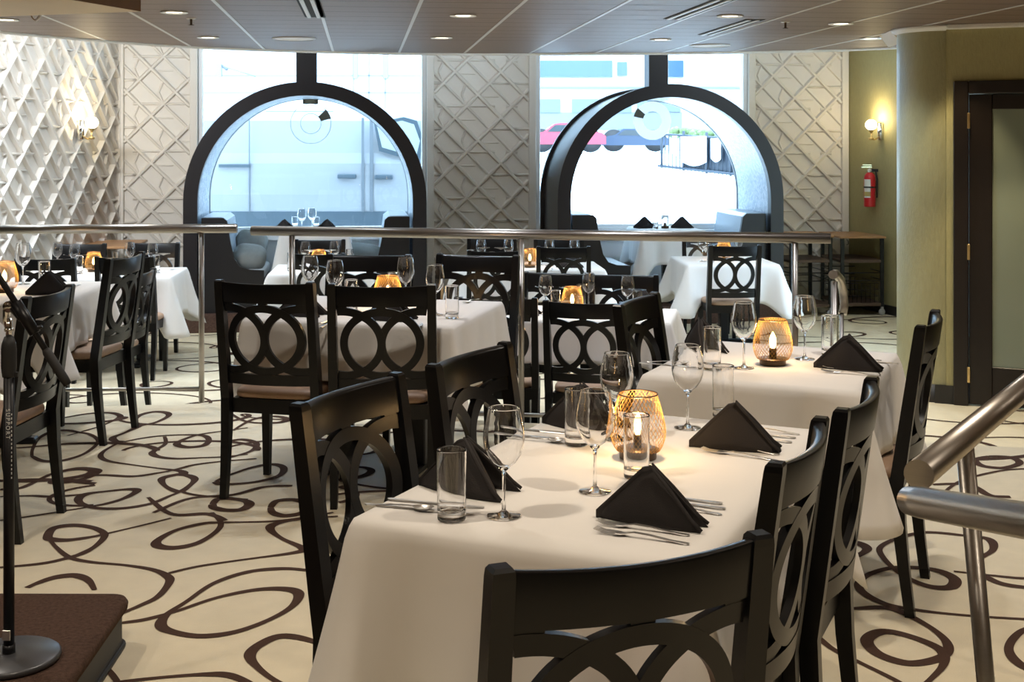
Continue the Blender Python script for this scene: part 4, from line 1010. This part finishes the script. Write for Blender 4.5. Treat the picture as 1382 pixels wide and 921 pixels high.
def vent(p0, p1, label, n=2):
    a, b = P(*p0, ZC), P(*p1, ZC); L = (b - a).length; T = frame((a.x, a.y, 0), b - a); t = empty('ceiling_vent')
    m = MB(); m.box((-.01, -.012, ZC - .003), (L + .01, .062 * n, ZC - .001), 0, T); m.build('slot', M['slot'], t)
    for k in range(n):
        m = MB(); m.box((0, .004 + .062 * k, ZC - .010), (L, .030 + .062 * k, ZC - .002), 0, T, .003); m.build('blade', M['tbar'], t)
    tag(t, label, 'vent')
vent((414, 22.5), (402, -2), 'white linear ceiling vent left of the middle, ends short', 2); vent((898, 25), (968, -2), 'white linear ceiling vent at right, nearer of two', 2); vent((944, 46.5), (1008, 26), 'white linear ceiling vent at right, further of two', 2)
def sprinkler(px, label):
    p = P(*px, ZC); t = empty('sprinkler_head', (p.x, p.y, ZC)); m = MB(); m.lathe([(.001, -.004), (.03, -.004), (.033, 0), (.001, 0)], 20); m.build('cover_plate', M['trimw'], t)
    m = MB(); m.tube([(0, 0, -.003), (0, 0, -.045)], .008, 10); m.lathe([(.001, -.047), (.02, -.046), (.02, -.043), (.001, -.043)], 16); m.build('nozzle', M['lbase'], t); tag(t, label, 'sprinkler')
sprinkler((258, 25), 'fire sprinkler head hanging above the left panel'); sprinkler((1060, 29.5), 'fire sprinkler head in the right part of the ceiling')
p = PY(48, 22, 6.9); t = empty('ceiling_hook', p); m = MB(); m.tube([(.035, 0, .03), (.030, 0, .015), (.015, 0, -.012), (.0, 0, -.024)], .0075, 8); m.build('arm', M['white'], t)
m = MB(); m.tube([(0, 0, -.024), (-.016, 0, -.012), (-.026, 0, .008), (-.026, 0, .18)], .0035, 8); m.tube([(.035, 0, .03), (.036, 0, .18)], .006, 8); m.build('hanger', M['bulkunder'], t); tag(t, 'small white curved hook hanging below the bulkhead at left', 'hook')
# wall lamps
def sconce(px, py, foot, n, label):
    """foot on the wall, n = out of the wall"""
    n = Vector(n).normalized(); t = empty('wall_lamp', foot); s = Vector((0, 0, 1)); T = frame((0, 0, 0), n.cross(s) * -1)
    m = MB(); m.tube([(0, 0, -.09), (0, 0, .10)], [.038, .038], 20, T=Matrix.Translation(n * .012)); m.build('backplate', M['chrome'], t)
    m = MB(); m.tube([n * .03 + s * -.06, n * .09 + s * -.085, n * .13 + s * -.07, n * .13 + s * .0], .009, 10); m.lathe([(.001, -.005), (.026, .0), (.03, .02), (.012, .024)], 18, 0, Matrix.Translation(n * .13 + s * -.085)); m.lathe([(.008, -.04), (.02, -.02), (.03, .0)], 18, 0, Matrix.Translation(n * .13 + s * .02)); m.build('arm', M['brass'], t)
    m = MB(); m.sphere(n * .13 + s * .075, .062, 20, sc=(1, 1, .92)); m.build('globe', M['globe'], t); tag(t, label, 'wall lamp')
    l = bpy.data.lights.new('wall_lamp_light', 'POINT'); l.energy = 9; l.color = (1, .82, .5); l.shadow_soft_size = .06
    o = bpy.data.objects.new('wall_lamp_light', l); C.objects.link(o); o.location = Vector(foot) + n * .13 + s * .15
k = (99 - CX) / F
Yl = (LC.x - LD.x / LD.y * LC.y) / (k - LD.x / LD.y); f0 = Vector((k * Yl, Yl, H - (176 - HY) / F * Yl)); nl = Vector((-LD.y, LD.x, 0)) * 1
if nl.x < 0: nl = -nl
sconce(0, 0, f0 + nl * .06, nl, 'brass wall lamp with glowing globe on the white relief wall')
k = (1190 - CX) / F; Yr = (gc.x - gd.x / gd.y * gc.y) / (k - gd.x / gd.y); f1 = Vector((k * Yr, Yr, H - (178 - HY) / F * Yr)); ng = Vector((gd.y, -gd.x, 0))
if ng.x > 0: ng = -ng
sconce(0, 0, f1, ng, 'brass wall lamp with glowing globe on the olive wall')
# fire extinguisher
k = (1183 - CX) / F; Ye = (gc.x - gd.x / gd.y * gc.y) / (k - gd.x / gd.y); fe = Vector((k * Ye, Ye, 0)) + ng * .085
zb = H - (279 - HY) / F * Ye; t = empty('fire_extinguisher', (fe.x, fe.y, zb))
m = MB(); m.lathe([(.001, 0), (.058, 0), (.062, .008), (.062, .31), (.056, .34), (.036, .365), (.022, .375), (.001, .375)], 28); m.build('cylinder', M['red'], t)
m = MB(); m.lathe([(.018, .37), (.018, .40), (.012, .405), (.012, .44), (.001, .442)], 16); m.box((-.09, -.012, .425), (.02, .012, .44)); m.box((-.08, -.012, .45), (.02, .012, .46)); m.build('valve_handle', M['chrome'], t)
m = MB(); m.tube([(.02, -.01, .41), (.06, -.02, .39), (.075, -.02, .30), (.072, -.02, .10)], .009, 10); m.build('hose', M['rubber'], t)
m = MB(); m.lathe([(.0635, .205), (.0635, .222)], 28); m.build('strap', M['rubber'], t)
def wrap(z0, z1, mm, nm):
    m = MB(); a0, a1 = R(190), R(262); m.grid([[(.0631 * math.cos(a0 + (a1 - a0) * i / 8), .0631 * math.sin(a0 + (a1 - a0) * i / 8), z) for i in range(9)] for z in (z0, z1)]); m.build(nm, mm, t)
wrap(.10, .30, M['label'], 'label'); wrap(.115, .165, M['labely'], 'warning_label')
m = MB(); m.lathe([(.022, 0), (.022, .004), (.001, .004)], 16, 0, Matrix.Translation((-.01, -.028, .395)) @ Matrix.Rotation(R(90), 4, 'X')); m.build('gauge', M['label'], t)
m = MB(); m.box((.0, -.01, .38), (.09, .03, .41)); m.build('wall_hook', M['stagemetal'], t)
tag(t, 'red fire extinguisher hanging on the olive wall', 'fire extinguisher')

# trolleys
def trolley(T, W, Dp, Ht, label, basket=True):
    t = empty('service_trolley'); t.matrix_world = T; b = Ht
    MB().box((-.02, -.02, b - .022), (W + .02, Dp + .02, b), bev=.005).build('top', M['cartwood'], t)
    for z in (b * .70, .13): 
        m = MB(); m.box((0, 0, z - .03), (W, Dp, z), bev=.004); m.build('shelf', M['cartshelf'], t)
    for x in (.015, W - .015):
        for y in (.015, Dp - .015):
            m = MB(); m.box((x - .017, y - .017, .09), (x + .017, y + .017, b - .022)); m.build('leg', M['cartmetal'], t)
            m = MB(); m.lathe([(.001, -.012), (.032, -.012), (.036, 0), (.032, .012), (.001, .012)], 20, 0, Matrix.Translation((x, y, .036)) @ Matrix.Rotation(R(90), 4, 'X')); m.box((x - .012, y - .02, .05), (x + .012, y + .02, .092)); m.build('caster', M['caster'], t)
    m = MB()
    for z in (b * .44, b * .54):
        for s0, s1 in (((0, 0), (W, 0)), ((0, Dp), (W, Dp)), ((0, 0), (0, Dp)), ((W, 0), (W, Dp))): m.tube([(s0[0], s0[1], z), (s1[0], s1[1], z)], .005, 6)
    m.build('side_bar', M['cartmetal'], t)
    if basket:
        m = MB()
        for i in range(9):
            x = .04 + (W - .08) * i / 8; m.tube([(x, .04, .135), (x, .04, .34)], .003, 5); m.tube([(x, Dp - .04, .135), (x, Dp - .04, .34)], .003, 5)
        for z in (.2, .27, .34): m.tube([(.04, .04, z), (W - .04, .04, z), (W - .04, Dp - .04, z), (.04, Dp - .04, z)], .003, 5, closed=True)
        m.build('wire_basket', M['cartmetal'], t)
        m = MB()
        for x in (.05, W - .05): m.tube([(x, -.02, b - .03), (x + .012, -.035, b - .05), (x + .012, -.035, b - .08), (x - .004, -.03, b - .09)], .005, 6)
        m.build('hook', M['cartmetal'], t)
    return tag(t, label, 'trolley')
a = Vector((3.51, 13.42, DROP)); trolley(frame(a, Vector((1, .06, 0))), .46, .72, .845, 'black wheeled trolley with wooden top beside the olive wall')
a = Vector((2.94, 13.30, DROP)); trolley(frame(a, WD), .46, .62, .86, 'wheeled trolley half hidden behind the right arch', False)
a = Vector((-4.28, 12.05, DROP)); trolley(frame(a, WD), .62, .85, .845, 'wheeled trolley with wooden top in the left corner', False)

# decals on the glass
def decal(px, py, r, a0, a1, fill, label, box):
    w = on_wall(px); Y = w.y + .05; c = PY(px, py, Y); T = frame((c.x, c.y, c.z), WD); t = empty('window_decal'); t.matrix_world = T; ro = r; ri = r * .49
    def ring(r0, r1, s, e, n, y):
        m = MB(); A = [s + (e - s) * i / n for i in range(n + 1)]
        m.grid([[(r0 * math.cos(x), y, r0 * math.sin(x)) for x in A], [(r1 * math.cos(x), y, r1 * math.sin(x)) for x in A]], 0, False)
        m.grid([[(r0 * math.cos(x), y - .0012, r0 * math.sin(x)) for x in A], [(r1 * math.cos(x), y - .0012, r1 * math.sin(x)) for x in A]], 0, False); return m
    if fill: ring(ri, ro, 0, 2 * math.pi, 64, 0).build('ring', M['decal'], t, recalc=False)
    else:
        m = ring(ro - .005, ro, 0, 2 * math.pi, 64, 0); m2 = ring(ri, ri + .005, 0, 2 * math.pi, 48, 0); m.add(m2.v, m2.f); m.build('ring', M['decalline'], t, recalc=False)
    ring(ri + .002, ro + .004, R(a0), R(a1), 10, -.002).build('wedge', M['decaldark'], t, recalc=False)
    bx0, bz0, bx1, bz1 = box
    MB().box((bx0, -.004, bz0), (bx1, -.001, bz1)).build('plaque', M['decaldark'], t)
    m = MB()
    for dz in (.25, .5, .72): m.box((bx0 + (bx1 - bx0) * .16, -.0055, bz0 + (bz1 - bz0) * dz - .003), (bx1 - (bx1 - bx0) * (.1 + .2 * dz), -.0042, bz0 + (bz1 - bz0) * dz + .003))
    m.build('plaque_print', M['decallight'], t)
    tag(t, label, 'window decal')
decal(419.5, 167, .218, 14, 44, False, 'thin ring window decal with dark wedge in the left arch', (-.085, .212, .078, .268))
decal(880.5, 163, .215, 140, 168, True, 'filled white ring window decal with dark wedge in the right arch', (-.05, .218, .095, .272))

# ================================================================ OUTSIDE
gp = [(15.2, .0), (19.8, .08), (24, .95), (33, 1.25), (60, 1.35)]
m = MB(); m.grid([[(-30, y, z), (30, y, z)] for y, z in gp], smooth=False); struct(m.build('street_ground', M['asphalt'], recalc=False), 'pale bright street outside the windows')
YV = 18.2
def pv(x, y): p = PY(x, y, YV); return (p.x, p.z)
t = empty('van', (0, 0, 0)); xl, xr = -5.6, .30
zr = H - (146 - HY) / F * YV; zb = H - (286 - HY) / F * YV
m = MB(); prof = [(0, zb), (-.02, zb + .25), (-.0, zb + .7), (.05, zr - .65), (.13, zr - .18), (.22, zr - .05), (.4, zr), (1.5, zr), (1.75, zr - .2), (1.8, zb)]
rows = []
for x, cut in ((xl, 0), (xl + .05, 0), (-1.55, 0), (-1.0, 0), (-.55, .35), (-.15, .75), (xr, 1.15)):
    rows.append([(x, YV + y, min(z, zr - cut * .9 * (1 if z > zr - .9 else 0)) if cut else z) for y, z in prof])
m.grid(rows, smooth=False); m.add(rows[0], [list(range(len(prof)))]); m.add(rows[-1], [list(range(len(prof)))[::-1]]); m.build('body', M['vanbody'], t)
m = MB(); m.box((xl, YV - .01, zb - .22), (xr, YV + 1.75, zb + .005)); m.build('sill', M['vandark'], t)
def panel(poly, mm, nm, y=-.03, th=.02):
    m = MB(); m.prism([pv(*p) for p in poly], YV + y - th, YV + y, 0, None, 'y'); m.build(nm, mm, t)
panel([(505, 166), (545, 158), (563, 163), (572, 190), (566, 219), (540, 212), (512, 204)], M['vandark'], 'window_frame', -.015)
panel([(509, 170), (543, 163), (559, 168), (567, 190), (562, 212), (540, 206), (516, 199)], M['vanglass'], 'window', -.02)
m = MB()
for p, q in (((337, 150), (337, 286)), ((491, 160), (489, 286)), ((500, 160), (503, 286)), ((360, 151), (450, 151))):
    a, b = pv(*p), pv(*q); m.box((min(a[0], b[0]) - .008, YV - .032, min(a[1], b[1])), (max(a[0], b[0]) + .008, YV - .02, max(a[1], b[1]) + .01))
m.build('panel_seam', M['vanseam'], t)
for x0, x1, y in ((456, 481, 238), (506, 530, 239)):
    a, b = pv(x0, y - 3), pv(x1, y + 3); m = MB(); m.box((a[0], YV - .07, b[1]), (b[0], YV - .01, a[1]), bev=.015, seg=2); m.build('door_handle', M['vandark'], t)
a, b = pv(296, 222), pv(338, 226); m = MB(); m.box((a[0], YV - .04, b[1]), (b[0], YV - .01, a[1])); m.build('door_rail', M['vandark'], t)
for x in (-4.4, -.35):
    m = MB(); m.lathe([(.001, -.11), (.26, -.11), (.33, -.09), (.33, .09), (.001, .09)], 28, 0, Matrix.Translation((x, YV + .22, zb - .12)) @ Matrix.Rotation(R(90), 4, 'X')); m.build('wheel', M['rubber'], t)
tag(t, 'white panel van parked outside the left window', 'van')
# facade behind the van
def building(name, x0, x1, Y, z1, label):
    t = empty(name, (0, 0, 0)); m = MB(); m.box((x0, Y, -.5), (x1, Y + 3, z1)); m.build('wall', M['facade'], t); return tag(t, label, 'building')
YF = 25.0
t = building('office_building', -14, .45, YF, 9, 'pale facade behind the white van')
m = MB()
for y in (102, 125, 148): p = PY(300, y, YF); m.box((-14, YF - .02, p.z - .012), (.45, YF + .01, p.z + .012))
for x in (477, 498, 520): p = PY(x, 80, YF); m.box((p.x - .012, YF - .02, 1.5), (p.x + .012, YF + .01, 9))
m.build('joint_line', M['facadeline'], t)
a, b = PY(298, 88, YF - .5), PY(345, 103, YF - .5); m = MB(); m.tube([a, b], .022, 8); m.tube([a, a + Vector((0, .5, -.05))], .03, 8); m.box(a + Vector((-.1, -.06, -.22)), a + Vector((.02, .06, .02))); m.build('lamp_arm', M['facadeline'], t)
for x0, x1 in ((477, 483), (517, 524)):
    a, b = PY(x0, 62, YF), PY(x1, 106, YF); m = MB(); m.box((a.x, YF - .04, b.z), (b.x, YF + .01, a.z + 1)); m.build('pilaster', M['facadeline'], t)
YB = 42.0
t = building('parking_building', .9, 26, YB, 12, 'pale building with blue window band across the street')
def brect(x0, y0, x1, y1, mm, nm, d=.06):
    a, b = PY(x0, y0, YB), PY(x1, y1, YB); m = MB(); m.box((a.x, YB - d, b.z), (b.x, YB + .05, a.z)); m.build(nm, mm, t)
for r in ((723, 82, 826, 104), (833, 84, 846, 102), (902, 82, 922, 104)): brect(*r, M['bluewin'], 'window')
brect(723, 117, 1010, 119, M['facadeline'], 'joint_line')
for r in ((723, 134, 756, 152), (772, 134, 852, 152), (860, 134, 918, 151)): brect(*r, M['shade'], 'underpass_opening')
brect(723, 152, 920, 175, M['facadeline'], 'fence_band', .03)
t = building('corner_building', 6.3, 16, 30, 9, 'pale side building at the right of the street')
m = MB(); a, b = PY(958, 118, 30), PY(1003, 128, 30); m.box((6.28, 29.9, b.z), (16, 30.05, a.z)); m.build('ledge', M['bluewin'], t)
def car(x0, x1, Y, z, h, mm, label, rev=False):
    t = empty('parked_car', (0, 0, 0)); L = x1 - x0; pr = [(0, .28), (.0, .55), (.03, .62), (.20, .70), (.34, .97), (.42, 1.0), (.68, 1.0), (.80, .74), (.95, .66), (1.0, .55), (1.0, .28)]
    if rev: pr = [(1 - a, b) for a, b in pr][::-1]
    m = MB(); m.prism([(x0 + L * a, z + h * b) for a, b in pr], Y, Y + 1.7, 0, None, 'y'); m.build('body', mm, t)
    w = [(.25, .70), (.355, .93), (.66, .93), (.76, .72)]
    if rev: w = [(1 - a, b) for a, b in w][::-1]
    m = MB(); m.prism([(x0 + L * a, z + h * b) for a, b in w], Y - .012, Y + .1, 0, None, 'y'); m.build('window', M['carglass'], t)
    for a in (.18, .80):
        m = MB(); m.lathe([(.001, -.1), (.2, -.1), (.32, -.09), (.32, .09), (.001, .09)], 24, 0, Matrix.Translation((x0 + L * a, Y + .1, z + .32)) @ Matrix.Rotation(R(90), 4, 'X')); m.build('wheel', M['rubber'], t)
        m = MB(); m.lathe([(.001, -.115), (.19, -.115), (.2, -.10), (.001, -.1)], 24, 0, Matrix.Translation((x0 + L * a, Y + .1, z + .32)) @ Matrix.Rotation(R(90), 4, 'X')); m.build('hubcap', M['decal'], t)
    return tag(t, label, 'car')
a, b = PY(712, 206, 34), PY(818, 206, 34); car(a.x, b.x, 34, a.z, .80, M['carred'], 'red car parked across the street')
a, b = PY(812, 205, 36), PY(856, 205, 36); car(a.x, b.x + 1.0, 36, a.z, .66, M['carblue'], 'dark blue car parked behind the red one', True)
# fence with banners
t = empty('street_fence', (0, 0, 0)); Y0, Y1 = 22.0, 20.6; fa, fb = PY(893, 182, Y0), PY(986, 194, Y1)
def fp(s, z): return Vector((fa.x + (fb.x - fa.x) * s, Y0 + (Y1 - Y0) * s, z))
zt = lambda s: H - ((181 + 6 * s) - HY) / F * (Y0 + (Y1 - Y0) * s); zl = lambda s: H - ((227 + 11 * s) - HY) / F * (Y0 + (Y1 - Y0) * s)
m = MB(); m.tube([fp(-.05, zt(0)), fp(1.4, zt(1.4))], .02, 6); m.tube([fp(-.05, zl(0) + .04), fp(1.4, zl(1.4) + .04)], .025, 6); m.build('rail', M['fence'], t)
for i in range(24):
    s = i / 18; m = MB(); m.tube([fp(s, zl(s)), fp(s, zt(s) + (.08 if i % 6 == 0 else 0))], .024 if i % 6 == 0 else .009, 6); m.build('post' if i % 6 == 0 else 'picket', M['fence'], t)
m = MB(); m.add([fp(.30, zl(.3) + .04), fp(1.4, zl(1.4) + .04), fp(1.4, zt(1.4) - .02), fp(.30, zt(.3) - .02)], [[0, 1, 2, 3]]); 
T = Matrix.Translation((.02, .06, 0)); m.build('dark_screen', M['fence'], t, loc=(.02, .05, 0))
for s0, s1, d in ((.28, .66, .42), (.16, .23, .30), (.72, .86, .33)):
    m = MB(); n = 8; rows = []
    for j in range(5):
        rows.append([fp(s0 + (s1 - s0) * i / n, zt(s0) - .02 - d * j / 4 * (1 + .2 * math.sin(3 * i / n))) + Vector((0, -.05 - .015 * math.sin(9 * i / n), 0)) for i in range(n + 1)])
    m.grid(rows); o = m.build('banner', M['banner'], t); o.modifiers.new('thickness', 'SOLIDIFY').thickness = .004
tag(t, 'black street fence hung with white banners, seen through the right arch', 'fence')
rnd = random.Random(5); m = MB()
for i in range(70):
    s = rnd.uniform(.2, 1.3); p = fp(s, zt(s) + rnd.uniform(0, .10)) + Vector((0, .4 + rnd.uniform(-.1, .1), 0)); m.sphere(p, rnd.uniform(.05, .09), 6)
o = m.build('hedge', M['hedge']); tag(o, 'low green hedge showing above the street fence', 'hedge'); o['kind'] = 'stuff'

# ================================================================ LIGHT AND CAMERA
w = bpy.data.worlds.new('sky'); bpy.context.scene.world = w; w.use_nodes = True
bg = w.node_tree.nodes['Background']; bg.inputs['Color'].default_value = (.53, .77, 1.0, 1); bg.inputs['Strength'].default_value = 13
def area(p, aim, sx, sy, wt, col):
    l = bpy.data.lights.new('cove_light', 'AREA'); l.shape = 'RECTANGLE'; l.size = sx; l.size_y = sy; l.energy = wt; l.color = col
    o = bpy.data.objects.new('cove_light', l); C.objects.link(o); o.location = p; o.rotation_euler = (Vector(aim) - Vector(p)).to_track_quat('-Z', 'Y').to_euler()
# cove lamps hidden above the curved ceiling edge wash the relief walls
for i, (x, wt) in enumerate(((-4.2, 95), (-3.3, 14), (-.1, 5), (3.1, 12))):
    y = ceil_y(x) + .35; area((x, y, 2.80), (x - (.5 if i == 0 else .1), y + 1.6, 1.2), .9, .12, wt, (.86, .92, 1.0))
# added fill spots without fixtures over the dining floor, cooler towards windows imitating daylight
for y in (-1.2, .6, 2.4, 4.2, 6.0, 7.8):
    for x in (-4.4, -2.6, -.8, 1.0, 2.8, 4.4):
        if y > 7 and x > 2: continue
        spot((x + (.4 if int(y * 10) % 4 else 0), y, ZC - .03), (46 if y < 7 else 52), 120, (1, .865, .69) if y < 3.5 else (1, .91, .79) if y < 5 else (.97, .97, 1) if y < 7 else (.74, .87, 1))
for x in (-3.6, -1.6, .6, 2.4): spot((x, 10.2, ZC - .03), 64, 125, (.70, .85, 1))  # added cool fill, stands in for window daylight on the sunken floor
spot(dpt(.35) + Vector((-.25, -.55, ZC - .03)), 60, 64, (1, .82, .5), .35); spot(colc + Vector((-.10, -.62, ZC - .03)), 34, 64, (1, .82, .5), .35)

cam = bpy.data.cameras.new('camera'); co = bpy.data.objects.new('camera', cam); C.objects.link(co); bpy.context.scene.camera = co
co.location = (0, 0, H); co.rotation_euler = (R(90), 0, 0)
cam.sensor_width = 36; cam.lens = F / 1382 * 36; cam.shift_y = -(460.5 - HY) / 1382; cam.clip_start = .05; cam.clip_end = 200
cam.dof.use_dof = True; cam.dof.focus_distance = 3.6; cam.dof.aperture_fstop = 26
sc = bpy.context.scene
sc.view_settings.view_transform = 'Standard'; sc.view_settings.look = 'None'; sc.view_settings.exposure = .22; sc.view_settings.gamma = 1; sc.view_settings.use_curve_mapping = False
sc.cycles.use_denoising = True; sc.cycles.max_bounces = 10; sc.cycles.transparent_max_bounces = 24; sc.cycles.transmission_bounces = 10; sc.cycles.glossy_bounces = 5; sc.cycles.diffuse_bounces = 4
sc.cycles.sample_clamp_indirect = 6; sc.cycles.caustics_reflective = False
